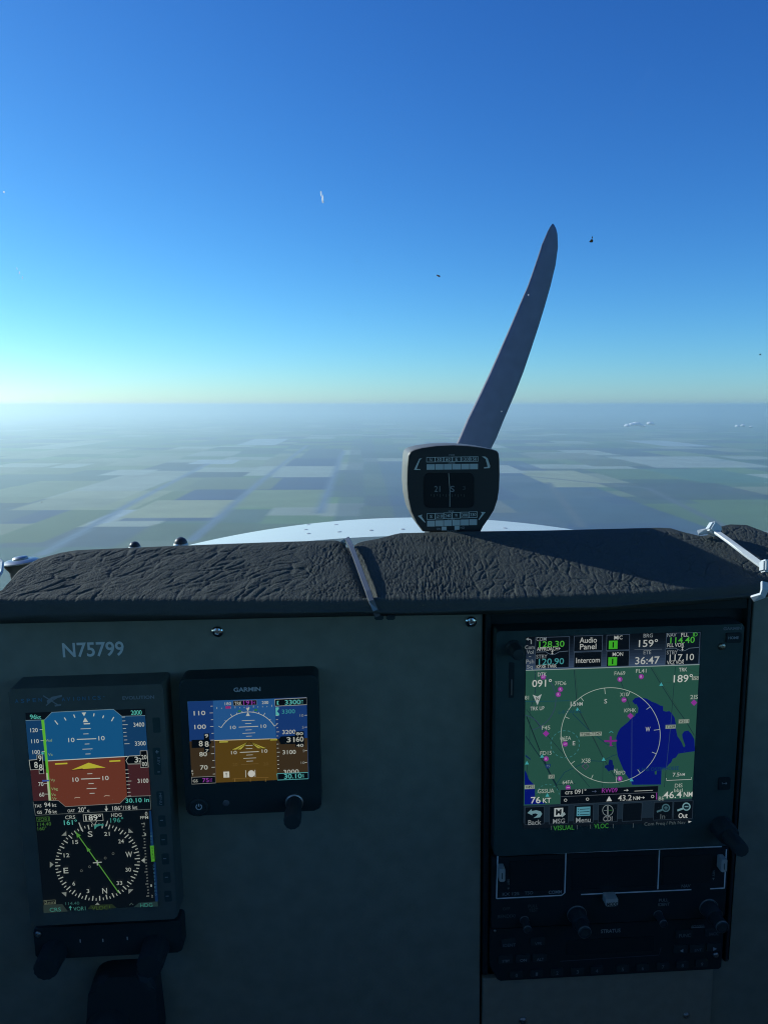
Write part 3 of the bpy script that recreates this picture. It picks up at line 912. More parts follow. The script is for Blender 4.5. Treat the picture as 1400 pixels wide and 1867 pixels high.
for d, l in ((-58, .1), (-44, .05), (-30, .1), (-20, .05), (-10, .05), (10, .05), (20, .05), (30, .1), (44, .05), (58, .1)): a.line([arcp(d), arcp(d, 1 + l)], 5, WH)
a.poly([(644, 502), (678, 500), (661, 536)], WH); a.poly([(643, 577), (680, 575), (661, 540)], WH)
for x, y in ((585, 532), (733, 522)): a.disc(x, y, 16, (50, 120, 70), 12, 10)
for y, x, hw in ((617, 665, 58), (645, 664, 28), (674, 667, 88), (703, 668, 28), (732, 670, 58), (760, 671, 26), (845, 673, 32), (873, 673, 30), (904, 675, 86), (931, 676, 30), (960, 678, 58), (987, 678, 30)):
    a.line([(x - hw, y + hw * .045), (x + hw, y - hw * .045)], 7 if hw > 80 else 5, WH)
a.line([(600, 1018), (760, 1010)], 5, (112, 90, 50))
for x, y in ((526, 680), (805, 668), (535, 909), (814, 895)): a.text('10', x, y, 52, 30, WH, 0.006)
a.text('20', 545, 1018, 46, 26, (108, 86, 44)); a.text('20', 825, 1012, 46, 26, (108, 86, 44))
YL = (180, 172, 70)
a.poly([(508, 886), (672, 806), (606, 884)], (50, 40, 16)); a.poly([(838, 873), (672, 806), (750, 874)], (50, 40, 16)); a.poly([(518, 882), (660, 814), (600, 880)], YL); a.poly([(828, 869), (686, 813), (752, 870)], YL)
a.line([(560, 882), (664, 814)], 5, (60, 50, 20)); a.line([(790, 870), (682, 812)], 5, (60, 50, 20))
a.poly([(396, 802), (484, 799), (484, 820), (397, 823)], (40, 34, 14)); a.poly([(400, 806), (480, 803), (480, 816), (401, 819)], YL); a.poly([(858, 784), (932, 781), (940, 790), (932, 800), (859, 803)], (40, 34, 14)); a.poly([(862, 788), (930, 785), (930, 797), (863, 799)], YL)
for k in range(14):
    x = 380 + k * 41.5; y = 512 - k * 1.7; a.line([(x, y), (x, y - (18 if k % 4 == 0 else 10))], 4, WH)
a.box(528, 432, 742, 478, BK); a.frame(528, 432, 742, 478, 3, (120, 124, 124)); a.text('TRK', 573, 459, 66, 28, WH, 0.01); a.text('191', 660, 453, 80, 38, PU, 0.01); a.text('M', 717, 455, 18, 26, PU)
a.text('180', 481, 463, 58, 26, WH); a.text('200', 819, 452, 60, 26, WH, 0.01); a.poly([(458, 486), (505, 484), (505, 506), (458, 508)], (150, 50, 120)); a.line([(655, 484), (656, 506)], 5, PU)
for s, x, y in (('110', 222, 548), ('100', 228, 673), ('80', 255, 922), ('70', 262, 1043)): a.text(s, x, y, 106 if len(s) == 3 else 70, 38, WH, 0.012)
for k in range(11):
    y = 484 + k * 61.8; x = 342 + k * 2.2; a.line([(x - (30 if k % 2 else 20), y + 1), (x, y)], 5, WH)
a.poly([(150, 792), (262, 788), (262, 734), (310, 732), (310, 786), (330, 815), (314, 836), (314, 902), (264, 905), (264, 862), (151, 866)], BK)
a.text('8', 234, 825, 36, 48, WH, 0.012); a.text('8', 288, 829, 36, 48, WH, 0.012); a.text('9', 286, 755, 30, 32, WH, 0.012); a.text('7', 291, 890, 30, 24, WH, 0.012)
a.text('K', 158, 1076, 16, 20, WH); a.text('T', 160, 1105, 16, 20, WH)
a.poly([(150, 1132), (365, 1122), (369, 1183), (152, 1194)], BK); a.line([(150, 1132), (365, 1122), (369, 1183), (152, 1194), (150, 1132)], 4, (150, 154, 150)); a.text('GS', 184, 1165, 44, 24, WH, 0.01); a.text('75', 278, 1158, 60, 36, PU, 0.012); a.text('KT', 328, 1158, 20, 30, PU)
a.poly([(906, 422), (1196, 407), (1198, 470), (910, 484)], BK); a.line([(906, 422), (1196, 407), (1198, 470), (910, 484), (906, 422)], 5, (170, 176, 172)); a.text('3300', 1070, 447, 142, 40, CY_, 0.012); a.text('FT', 1155, 447, 18, 34, CY_); a.poly([(926, 436), (944, 436), (936, 452), (944, 470), (926, 470)], CY_)
a.poly([(914, 496), (942, 494), (944, 508), (926, 530), (946, 552), (946, 568), (916, 570)], CY_); a.text('3300', 1031, 532, 120, 36, (60, 150, 156), 0.01)
for s, x, y in (('3200', 1035, 718), ('3100', 1038, 902), ('3000', 1055, 1080)): a.text(s, x, y, 120 if s != '3000' else 140, 36, WH, 0.01)
for k in range(14):
    y = 570 + k * 37; x = 918 + k * 1.0
    if y < 1080 and not 770 < y < 820: a.line([(x, y), (x + (26 if k % 5 == 4 else 16), y - 1)], 5, WH)
for s, x, y in (('10', 1152, 568), ('5', 1163, 676), ('5', 1170, 890), ('10', 1162, 998)): a.text(s, x, y, 34 if len(s) == 2 else 16, 22, (150, 154, 148)); a.line([(1180, y - 2), (1200, y - 3)], 5, WH)
a.poly([(940, 788), (962, 758), (1090, 752), (1090, 714), (1172, 710), (1176, 850), (1096, 854), (1096, 826), (962, 830)], BK)
a.text('31', 1051, 788, 72, 44, WH, 0.012); a.text('60', 1134, 783, 68, 44, WH, 0.012); a.text('80', 1132, 733, 64, 26, WH, 0.012); a.text('40', 1136, 840, 64, 26, WH, 0.012)
a.poly([(928, 1097), (1208, 1086), (1212, 1143), (932, 1155)], BK); a.line([(928, 1097), (1208, 1086), (1211, 1143), (932, 1155), (928, 1097)], 6, (90, 176, 180)); a.text('30.10', 1072, 1119, 160, 40, CY_, 0.012); a.text('IN', 1164, 1116, 14, 32, CY_)
a.box(440, 1078, 494, 1132, (206, 208, 196)); a.text('!', 467, 1105, 10, 34, (30, 30, 20), 0.02)
a.disc(694, 1097, 31, (206, 208, 200)); a.line([(642, 1066), (644, 1130)], 6, WH); a.line([(727, 1062), (729, 1126)], 6, WH); a.line([(520, 1146), (545, 1142), (820, 1130), (850, 1132)], 4, (130, 100, 50)); 
for x in (545, 685, 823): a.line([(x, 1142), (x, 1170)], 4, (150, 120, 70))
g5.art('screen', a)
# knob, power button, light sensor
c = pan(537, 1462, W_G)
g5.lathe('knob_ring', c, W_G, [(0.0058, 0), (0.0058, 0.0014), (0.0050, 0.0018), (0.0049, 0.001)], M_STEEL)
g5.lathe('knob', c, W_G + 0.0002, [(0.0047, 0), (0.0047, 0.012), (0.0052, 0.0125), (0.0052, 0.022), (0.0046, 0.0232), (0.0015, 0.0234)], M_KNOB, seg=48, ridges=24, ridge=0.02)
c = pan(363, 1471, W_G)
pb = g5.lathe('power_button', c, W_G - 0.0008, [(0.0060, 0), (0.0060, 0.0016), (0.0048, 0.0022), (0.0045, 0.0016)], M_BLACK)
a = Art(lambda x, y: pan(x, y, W_G + 0.001), W_G + 0.001, colors=paint); a.ctx = (320, 1190, 5)
a.ring(215, 1406, 25, 8, (210, 214, 214), 32, a0=-55, a1=235); a.line([(215, 1378), (215, 1404)], 8, (210, 214, 214))
g5.art('power_symbol', a)
c = pan(412.6, 1464, W_G)
g5.lathe('light_sensor', c, W_G - 0.0003, [(0.0021, 0), (0.0021, 0.0005), (0.0016, 0.0008), (0.0006, 0.0009)], mat('sensor_lens', (0.12, 0.13, 0.14), 0.2))

# ------------------------------------------------------------------ radio stack
rk = quad([(884, 1122), (1370, 1092), (1327, 1770), (879, 1757)], 0.003)
lx = pan(882, 1400, 0.003)[0] + 0.0004; rx_ = (pan(1370, 1100, 0.003)[0] + pan(1330, 1700, 0.003)[0]) / 2
ty, by = pan(1100, 1050, 0.003)[1], pan(1100, 1766, 0.003)[1]
rack = Dev('equipment_rack', ((lx + rx_) / 2, (ty + by) / 2), 'black metal rack framing the stacked map display and radios', 'equipment rack')
bm = bmesh.new()
R_ = [(lx, by), (rx_, by), (rx_, ty), (lx, ty)]
add_prism(bm, rack.loc(R_), -0.008, -0.004)
t = 0.0035
for q in ([(lx, by), (lx + t, by), (lx + t, ty), (lx, ty)], [(rx_ - t * .7, by), (rx_, by), (rx_, ty), (rx_ - t * .7, ty)]):
    add_prism(bm, rack.loc(q), -0.0039, 0.003, 0.0006)
tb = pan(1100, 1118, 0.003)[1]
add_prism(bm, rack.loc([(lx + t + .0002, tb), (rx_ - t * .7 - .0002, tb), (rx_ - t * .7 - .0002, ty), (lx + t + .0002, ty)]), -0.0039, 0.0026, 0.0006)
from_bm('frame', bm, M_RACK, rack.e)

# moving map display
W_M = 0.012
mr_ = rect([(906, 1150), (1356, 1139), (1331, 1545), (899, 1558)], W_M)
gtn = Dev('map_display', mid(mr_), 'large moving map display showing green land and a blue lake, above the radios', 'map display')
gtn.prism('bezel', rounded(mr_, 0.002), -0.003, W_M, M_BEZEL, 0.0015)
WS = W_M + 0.00025
a = Art(lambda x, y: pan(x, y, WS), WS, step=5e-6)
BK = (7, 15, 24); BAR = (38, 56, 80); BAR2 = (60, 80, 108); MAP = (42, 88, 76); MAPL = (78, 122, 84); LAKE = (8, 24, 120); WH = (186, 192, 188); GY = (134, 144, 148); GN = (76, 178, 62); CY_ = (70, 156, 160); PU = (146, 56, 158); TEAL = (70, 170, 176)
sc4 = [(956.8, 1160), (1277, 1152.9), (1259, 1495), (955.7, 1513.6)]
q = rect(sc4, WS)
a.add(q, [[0, 1, 2, 3]], (16, 28, 40))
l, r = q[0][0], q[1][0]
def vrow(px, py): return pan(px, py, WS)[1]
def band(y0, y1, col, x0=0.0, x1=1.0):
    a.add([(l + (r - l) * x0, y1), (l + (r - l) * x1, y1), (l + (r - l) * x1, y0), (l + (r - l) * x0, y0)], [[0, 1, 2, 3]], col)
vt, vb = q[2][1], q[0][1]
vm_top = vrow(1110, 1217.5); vm_bot = vrow(1110, 1462)
for k in range(12):
    y0 = vt + (vm_top - vt) * k / 12; y1 = vt + (vm_top - vt) * (k + 1) / 12
    f_ = k / 11
    band(y0, y1, tuple(int(BK[i] + (BAR2[i] - BK[i]) * f_ ** 1.2) for i in range(3)))
band(vm_top, vm_bot, MAP)
band(vm_bot, vm_bot + (vb - vm_bot) * .76, (28, 44, 58)); band(vm_bot + (vb - vm_bot) * .76, vb, (14, 24, 34))
# pale separator line between the top bar and the map
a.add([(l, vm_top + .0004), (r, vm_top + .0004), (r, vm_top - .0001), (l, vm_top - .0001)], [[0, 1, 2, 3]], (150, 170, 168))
a.ctx = (940, 1140, 3.889)
def rbox(x0, y0, x1, y1, col=BK, line=(70, 88, 108)):
    a.box(x0, y0, x1, y1, col); a.frame(x0, y0, x1, y1, 3, line)
rbox(137, 82, 379, 302); rbox(410, 72, 614, 183); rbox(410, 187, 608, 298); rbox(641, 66, 805, 177); rbox(641, 180, 803, 292); rbox(1060, 52, 1300, 278, (10, 22, 36))
for x0, y0, x1 in ((145, 186, 370), (1062, 160, 1296)):
    xm = (x0 + x1) / 2
    a.line([(x0, y0 + 4), (x0 + 66, y0 + 1), (xm - 30, y0 + 12), (xm - 6, y0 + 22), (xm + 20, y0 + 18), (xm + 50, y0 + 2), (x1, y0 - 4)], 4, (90, 108, 124))
    a.line([(xm, y0 - 4), (xm, y0 + 14)], 5, WH); a.poly([(xm - 8, y0), (xm, y0 - 11), (xm + 8, y0)], WH); a.poly([(xm - 8, y0 + 10), (xm, y0 + 21), (xm + 8, y0 + 10)], WH)
for t in (('COM', 180, 97, 70, 26, GY), ('128.30', 254, 133, 178, 42, GN), ('APPROACH+', 232, 166, 166, 26, WH), ('STBY', 183, 221, 78, 26, GY), ('120.90', 251, 256, 178, 42, CY_), ('KFXE TWR', 217, 291, 142, 24, WH),
          ('Com', 98, 155, 66, 26, GY), ('Vol', 100, 189, 48, 26, GY), ('-', 100, 222, 14, 4, GY), ('Psh', 100, 256, 56, 28, GY), ('Sq', 98, 293, 40, 26, GY),
          ('Audio', 512, 104, 122, 38, WH), ('Panel', 511, 150, 116, 38, WH), ('Intercom', 510, 246, 168, 36, WH), ('MIC', 725, 86, 58, 26, WH), ('MON', 721, 204, 74, 26, WH),
          ('BRG', 936, 72, 66, 26, GY), ('159°', 937, 127, 134, 48, WH), ('ETE', 930, 191, 54, 26, GY), ('36:47', 930, 248, 172, 50, WH),
          ('NAV', 1103, 68, 64, 26, GY), ('FLL', 1196, 66, 52, 26, WH), ('ID', 1269, 64, 32, 26, GN), ('114.40', 1179, 104, 172, 42, GN), ('FLL VOR', 1131, 139, 118, 26, WH), ('STBY', 1106, 191, 78, 26, GY), ('117.10', 1174, 226, 172, 44, WH), ('VKZ VOR', 1129, 262, 120, 26, WH)):
    a.text(*t, 0.006)
a.box(657, 108, 719, 167, (66, 180, 44)); a.text('1', 688, 138, 9, 38, (8, 24, 12), 0.012); a.box(653, 225, 715, 284, (66, 180, 44)); a.text('1', 684, 255, 9, 38, (8, 24, 12), 0.012)
a.line([(838, 172), (1034, 168)], 3, (90, 104, 118)); a.line([(108, 132), (108, 104), (98, 98), (82, 98)], 7, GY); a.poly([(70, 97), (88, 86), (88, 108)], GY)
# map
vlines = [((135, 320), (137, 470)), ((412, 316), (436, 570))]
RD = (28, 56, 62); RG = (44, 74, 66)
def lnB(pts, wd, col):
    a.ctx = (940, 1280, 3.889); a.line(pts, wd, col)
lnB([(412, -228), (432, 20), (440, 50), (520, 200), (620, 400), (735, 585)], 5, RD); lnB([(420, -228), (446, 50), (626, 398)], 3, RG)
lnB([(725, -235), (735, -170), (815, 60), (820, 100), (818, 580)], 4, RD); lnB([(955, -246), (1026, -128), (1120, 20), (1200, 130), (1262, 235)], 5, RD); lnB([(966, -246), (1150, 50)], 3, RG)
lnB([(1128, -250), (1108, 0), (1090, 200), (1062, 480), (1050, 600)], 4, RD); lnB([(1030, -135), (1110, -145), (1290, -190)], 3, RG); lnB([(1180, -250), (1285, -210)], 3, RG)
lnB([(75, 100), (180, 370), (240, 500), (290, 590)], 7, (20, 44, 50)); lnB([(70, 240), (130, 330), (200, 430), (245, 520), (300, 620)], 6, (22, 50, 60)); lnB([(75, 50), (160, 160), (330, 360), (520, 600)], 4, RD)
lnB([(285, 580), (345, 495), (480, 430), (530, 414), (610, 418), (680, 380), (716, 370)], 5, (24, 66, 84)); lnB([(400, 80), (520, 200), (640, 295), (705, 318)], 5, (24, 66, 84)); lnB([(290, 585), (420, 575)], 4, RD)
lnB([(616, 420), (612, 600)], 3, RD); lnB([(78, 440), (90, 600)], 3, RD); lnB([(98, 60), (96, 300)], 4, RD); lnB([(64, -6), (240, -8), (380, -12)], 5, (26, 80, 96)); lnB([(135, -225), (137, -75), (100, 60)], 4, (30, 50, 70))
for cx_, cy_, rr, a0, a1 in ((60, -20, 222, -60, 75), (40, 240, 150, -80, -10)): a.ring(cx_, cy_, rr, 4, (58, 70, 108), 40, a0=a0, a1=a1)
# lake
lake = [(822, -8), (842, -30), (870, -36), (925, -26), (958, -6), (1000, 10), (1018, 22), (1040, 26), (1042, 60), (1062, 66), (1085, 62), (1102, 78), (1122, 108), (1130, 150), (1132, 190), (1142, 240), (1158, 262), (1175, 290), (1182, 312), (1192, 318), (1198, 306), (1190, 285), (1178, 250), (1176, 226), (1190, 206), (1218, 200), (1240, 222), (1262, 262), (1266, 346), (1182, 358), (1148, 364), (1132, 390), (1108, 400), (1098, 425), (1080, 440), (1062, 465), (1030, 472), (1026, 582), (822, 584), (806, 550), (770, 500), (740, 430), (720, 380), (710, 310), (709, 250), (722, 210), (740, 182), (790, 142), (815, 115), (842, 96), (852, 60), (846, 30), (838, 10)]
def tri_poly(pts, col):
    """concave outline filled by ear clipping"""
    from mathutils.geometry import tessellate_polygon
    uv = [a.P(*p) for p in pts]
    tr_ = tessellate_polygon([[Vector((p[0], p[1], 0)) for p in uv]])
    a.add(uv, [list(t_) for t_ in tr_], col)
tri_poly(lake, LAKE); a.poly([(838, 20), (850, 10), (866, 40), (862, 75), (846, 80), (842, 50)], MAP); a.poly([(980, 490), (996, 484), (996, 510), (982, 512)], MAP)
tri_poly([(62, 480), (75, 500), (90, 545), (104, 560), (125, 580), (134, 616), (134, 680), (150, 700), (190, 705), (210, 720), (60, 724)], LAKE); tri_poly([(660, 404), (682, 410), (686, 440), (694, 450), (690, 480), (665, 482), (656, 492), (640, 470), (627, 462), (630, 448), (652, 442)], (10, 28, 104)); a.poly([(66, 370), (104, 402), (100, 406), (66, 382)], (12, 36, 100))
lnB([(820, 100), (818, 580)], 3, (60, 84, 130)); lnB([(1104, 66), (1062, 480)], 3, (50, 78, 110))
a.ring(669, 233, 351, 4, (176, 190, 180), 120, ry=337)
for d in range(0, 360, 30):
    t_ = radians(d - 90 - 9 + 9); c_, s_ = cos(radians(d - 97)), sin(radians(d - 97))
    a.line([(669 + 351 * c_, 233 + 337 * s_), (669 + (318 if d % 90 else 308) * c_, 233 + (304 if d % 90 else 294) * s_)], 4, (176, 190, 180))
for k in range(18):
    a.ring(347, 296, 101, 5, (62, 128, 132), 3, ry=96, a0=k * 20, a1=k * 20 + 11)
for k in range(8): a.ring(225, 660, 80, 4, (62, 128, 132), 3, a0=190 + k * 22, a1=200 + k * 22)
def blob(x, y, ch='R'):
    a.disc(x, y, 18, PU, 16)
    if ch == 'R': a.text('R', x, y, 13, 17, (210, 170, 210), 0.01)
    elif ch == '-': a.line([(x - 12, y + 1), (x + 12, y - 1)], 4, (220, 180, 216))
def diam(x, y, s=23): a.poly([(x - s, y), (x, y - s), (x + s, y), (x, y + s)], PU)
def tri(x, y): a.poly([(x - 14, y + 12), (x + 14, y + 11), (x, y - 14)], TEAL)
def tg(x0, y0, x1, y1, s):
    a.box(x0, y0, x1, y1, (120, 138, 128)); a.box(x0 + 2.5, y0 + 2.5, x1 - 2.5, y1 - 2.5, (148, 162, 150)); a.text(s, (x0 + x1) / 2, (y0 + y1) / 2, (x1 - x0) - 12, (y1 - y0) - 10, (28, 42, 40), 0.005)
LB = (168, 180, 170)
a.ctx = (940, 1140, 3.889)
blob(314, 451); blob(299, 488); blob(734, 380); blob(885, 361); blob(763, 526, '-'); diam(1258, 545); blob(192, 364, '-'); tri(1026, 415); tri(434, 592)
for t in (('DTK', 184, 345, 62, 26, WH), ('091°', 183, 408, 138, 48, (206, 210, 204)), ('7FD6', 314, 408, 80, 26, LB), ('TRK UP', 150, 586, 98, 26, WH), ('81', 76, 510, 28, 26, LB), ('15', 404, 554, 38, 32, WH), ('NM', 450, 554, 40, 24, WH), ('FA69', 733, 337, 76, 26, LB), ('FL41', 884, 320, 74, 26, LB),
          ('X10', 763, 487, 58, 26, LB), ('S', 633, 535, 20, 30, WH), ('TRK', 1180, 311, 58, 26, WH), ('189°', 1181, 374, 134, 50, (206, 210, 204)), ('2IS', 1258, 505, 54, 28, LB), ('L-8 CANAL', 384, 609, 168, 22, (22, 74, 96))): a.text(*t, 0.006)
tg(1242, 358, 1290, 385, 'V5'); a.poly([(117, 488), (150, 502), (181, 484), (151, 563)], (176, 186, 184)); a.text('N', 150, 517, 20, 22, (30, 50, 48), 0.01)
a.ctx = (940, 1280, 3.889)
diam(808, 95); diam(211, 219); blob(347, 293, '-'); blob(212, 398); blob(733, 538); blob(367, 602, '-'); tri(183, 378); tri(76, 426); tri(618, 400); tri(815, 545)
a.line([(466, 450), (490, 428), (514, 450), (490, 474), (466, 450)], 4, (104, 66, 118)); a.poly([(205, 438), (244, 434), (240, 458), (225, 468), (208, 460)], (18, 52, 104)); a.text('75', 225, 449, 24, 16, (120, 140, 160))
for t in (('KPHK', 806, 54, 82, 26, LB), ('F45', 211, 177, 58, 28, LB), ('06FA', 350, 252, 76, 26, LB), ('E', 408, 287, 18, 28, WH), ('W', 931, 188, 34, 32, WH), ('FD15', 210, 356, 80, 26, LB), ('X58', 492, 411, 64, 30, LB), ('N', 703, 482, 20, 28, WH), ('00FD', 737, 496, 66, 26, LB), ('64FA', 365, 563, 76, 26, LB),
          ('7.5', 1130, 509, 48, 26, WH), ('NM', 1175, 508, 34, 18, WH), ('DIS', 1148, 586, 54, 26, LB), ('LAKE OKEECHOBEE', 1010, 468, 280, 24, (20, 62, 104))): a.text(*t, 0.006)
tg(450, 207, 605, 236, 'T208-T347'); tg(1055, 156, 1127, 184, 'T339'); tg(1147, 117, 1223, 146, 'V511'); tg(227, 509, 271, 537, 'V3'); tg(59, 581, 131, 611, 'V492')
a.line([(1062, 534), (1062, 550), (1238, 542), (1238, 527)], 4, WH)
a.poly([(622, 264), (660, 266), (660, 242), (667, 234), (675, 242), (675, 265), (712, 262), (712, 274), (676, 278), (674, 298), (686, 306), (656, 308), (662, 298), (659, 279), (623, 278)], (128, 40, 138)); a.line([(658, 214), (670, 200), (684, 212)], 4, TEAL)
a.ctx = (940, 1400, 3.889)
tri(220, 186); a.box(312, 134, 1003, 240, BK); a.frame(312, 134, 1003, 240, 3, (54, 70, 84)); a.line([(318, 198), (998, 166)], 3, (90, 100, 110))
for t in (('crs 091°', 420, 163, 148, 30, WH), ('RW09', 660, 153, 110, 30, PU), ('43.2', 767, 206, 96, 38, WH), ('NM', 850, 208, 48, 26, WH), ('76', 137, 222, 68, 44, (206, 210, 204)), ('KT', 217, 224, 56, 34, (206, 210, 204)), ('GSSUA', 210, 157, 116, 28, LB), ('46.4', 1105, 184, 128, 46, (206, 210, 204)), ('NM', 1214, 181, 62, 34, (206, 210, 204)), ('BE', 1025, 210, 38, 26, LB), ('bbsl', 1145, 152, 60, 24, LB)): a.text(*t, 0.006)
def arrow(x, y, L_, col):
    a.line([(x - L_ / 2, y + 1), (x + L_ / 2 - 6, y)], 4, col); a.poly([(x + L_ / 2 - 10, y - 9), (x + L_ / 2 + 4, y), (x + L_ / 2 - 10, y + 9)], col)
arrow(550, 160, 30, (70, 84, 110)); arrow(775, 152, 30, WH); arrow(888, 204, 34, WH); a.line([(835, 158), (965, 152)], 4, WH)
for x, y in ((348, 222), (503, 215), (963, 196)): a.ring(x, y, 9, 4, WH, 20)
a.poly([(636, 230), (656, 193), (676, 228)], (200, 206, 204)); a.line([(991, 170), (991, 216)], 6, PU)
for x0, y0, x1, y1 in ((60, 268, 198, 394), (233, 262, 370, 389), (406, 255, 545, 383), (578, 249, 716, 377), (750, 240, 888, 370), (970, 233, 1104, 361), (1109, 227, 1247, 356)):
    a.box(x0, y0, x1, y1, (8, 17, 26)); a.frame(x0, y0, x1, y1, 3, (46, 62, 76))
for t in (('Back', 130, 378, 92, 34, GY), ('MSG', 301, 369, 84, 32, GY), ('Menu', 473, 361, 104, 34, GY), ('CDI', 646, 353, 64, 34, GY), ('In', 1034, 336, 34, 32, (80, 92, 98)), ('Out', 1178, 330, 64, 34, (206, 212, 210)), ('VISUAL', 335, 416, 148, 32, (52, 134, 54)), ('VLOC', 600, 404, 100, 32, (52, 134, 54)), ('Com Freq / Psh Nav', 1050, 384, 290, 22, (74, 86, 92))): a.text(*t, 0.006)
for x in (248, 430, 524, 684, 826): a.line([(x, 402 - (x - 248) * .03), (x, 432 - (x - 248) * .03)], 3, (84, 96, 102))
IC = (110, 150, 160)
tri_poly([(78, 312), (108, 284), (110, 298), (140, 292), (172, 300), (182, 318), (168, 342), (120, 348), (140, 335), (152, 322), (136, 314), (112, 318), (114, 328)], IC)
a.box(268, 276, 330, 336, (180, 192, 192)); a.text('M', 299, 306, 40, 40, (16, 24, 32), 0.03); a.poly([(312, 318), (340, 306), (348, 322), (322, 342)], (140, 160, 164))
a.box(426, 268, 522, 332, (84, 150, 168))
for y in (284, 303, 322): a.line([(448, y + 2), (516, y - 2)], 5, (20, 44, 56)); a.disc(437, y, 4, (20, 44, 56), 10)
a.ring(646, 293, 37, 4, (130, 146, 150), 40); a.line([(646, 262), (646, 324)], 5, (170, 182, 184)); a.line([(618, 294), (640, 293)], 3, (130, 146, 150)); a.line([(656, 292), (678, 291)], 3, (52, 134, 54))
for x, y, cI, s in ((1056, 275, (66, 104, 116), '+'), (1201, 266, (120, 164, 172), '-')):
    a.line([(x - 64, y + 28), (x - 26, y + 14)], 14, cI); a.disc(x, y, 29, cI, 28); a.disc(x, y, 21, (22, 44, 54), 28); a.line([(x - 13, y), (x + 13, y)], 6, cI)
    if s == '+': a.line([(x, y - 13), (x, y + 13)], 6, cI)
a.poly([(1214, 366), (1238, 371), (1216, 382)], (190, 196, 196))
gtn.art('screen', a)
# bezel details
c = pan(936.5, 1181, W_M); k = (DP - W_M) / FPX
gtn.lathe('knob', c, W_M - 0.001, [(0.0052, 0), (0.0052, 0.002), (0.0042, 0.003), (0.0040, 0.013), (0.0034, 0.0145), (0.001, 0.0148)], M_KNOB, seg=40, ridges=20, ridge=0.02)
c = pan(932, 1240, W_M)
gtn.prism('card_slot', rounded([(c[0] - 5 * k, c[1] - 36 * k), (c[0] + 5 * k, c[1] - 36 * k), (c[0] + 5 * k, c[1] + 36 * k), (c[0] - 5 * k, c[1] + 36 * k)], 0.0006), W_M - 0.001, W_M + 0.0003, M_RACK)
gtn.prism('card_edge', [(c[0] - 1 * k, c[1] - 30 * k), (c[0] + 1 * k, c[1] - 30 * k), (c[0] + 1 * k, c[1] + 2 * k), (c[0] - 1 * k, c[1] + 2 * k)], W_M + 0.0002, W_M + 0.0008, M_STEEL)
dome_screw(gtn, 1315, 1178.6, 7, mat('brass_screw', (0.50, 0.44, 0.34), 0.35, metal=1.0), W_M)
for px, py, hw, hh in ((1336, 1162.5, 15, 10), (1319, 1428, 12, 13)):
    c = pan(px, py, W_M)
    gtn.prism('button', rounded([(c[0] - hw * k, c[1] - hh * k), (c[0] + hw * k, c[1] - hh * k), (c[0] + hw * k, c[1] + hh * k), (c[0] - hw * k, c[1] + hh * k)], 0.0008), W_M - 0.001, W_M + 0.0009, M_RACK, 0.0004)
a = Art(lambda x, y: pan(x, y, W_M), W_M + 0.00015, colors=paint); a.ctx = (880, 1110, 2.8)
a.text('GARMIN', 1272, 100, 92, 14, (96, 102, 104), 0.02)
gtn.art('lettering', a)
a = Art(lambda x, y: pan(x, y, W_M + 0.001), W_M + 0.001, colors=paint); a.ctx = (880, 1110, 2.8)
a.text('HOME', 1278, 148, 52, 13, (112, 118, 120), 0.02); gtn.art('button_mark', a)
a = Art(lambda x, y: pan(x, y, W_M + 0.001), W_M + 0.001, colors=paint); a.ctx = (880, 1320, 2.8)
a.line([(1220, 298), (1220, 306), (1240, 303)], 3, (112, 118, 120)); a.poly([(1238, 296), (1246, 303), (1238, 310)], (112, 118, 120))
gtn.art('button_mark', a)
c = pan(1313, 1506, W_M)
ok = gtn.lathe('knob', c, W_M - 0.001, [(0.0072, 0), (0.0072, 0.010), (0.0066, 0.0125), (0.0045, 0.0126)], M_KNOB, seg=48, ridges=24, ridge=0.02)
gtn.lathe('inner_knob', c, W_M + 0.0114, [(0.0050, 0), (0.0050, 0.014), (0.0044, 0.016), (0.001, 0.0164)], M_KNOB, parent=ok, seg=40, ridges=20, ridge=0.02)

# old radio
W_R = 0.006
ko = rect([(899, 1561), (1330, 1546), (1318, 1675), (893, 1690)], W_R)
kx = Dev('radio', mid(ko), 'old black radio with white outline markings and cream buttons below the map display', 'radio')
kx.prism('faceplate', rounded(ko, 0.0012), -0.003, W_R, M_RACK, 0.0008)
def kp(x, y): return (880 + x / 2.692, 1520 + y / 2.692)
for nm, cs in (('display_window', [(130, 133), (395, 124), (392, 275), (132, 285)]), ('display_window', [(432, 120), (848, 104), (842, 258), (440, 272)]), ('display_window', [(880, 112), (1120, 104), (1115, 240), (876, 250)])):
    kx.prism(nm, rect([kp(*p) for p in cs], W_R), W_R - 0.001, W_R + 0.0003, mat('dark_window', (0.020, 0.030, 0.032), 0.25))
a = Art(lambda x, y: pan(x, y, W_R), W_R + 0.0005, colors=paint); a.ctx = (880, 1520, 2.692)
LW = (178, 184, 180); DM = (92, 98, 98)
a.line([(1170, 61), (72, 104)], 6, LW); a.line([(72, 104), (66, 317)], 6, LW); a.line([(66, 316), (385, 300), (400, 288), (406, 94)], 6, LW)
a.line([(864, 78), (856, 270)], 6, LW); a.line([(480, 296), (1020, 272)], 6, LW); a.line([(1192, 74), (1182, 262)], 6, LW); a.line([(1184, 264), (1112, 268)], 6, LW)
for t in (('KX 125', 136, 293, 82, 15, DM), ('TSO', 224, 288, 42, 15, DM), ('COMM', 353, 284, 64, 15, (120, 126, 126)), ('NAV', 994, 254, 44, 15, DM), ('OFF', 114, 366, 36, 14, (58, 62, 62)), ('PULL', 244, 352, 46, 14, (66, 70, 70)), ('TEST', 246, 372, 46, 14, (66, 70, 70)), ('BENDIX/', 116, 402, 90, 16, (66, 72, 72)), ('PULL', 884, 323, 46, 14, DM), ('IDENT', 886, 344, 56, 14, DM)):
    a.text(*t, 0.02)
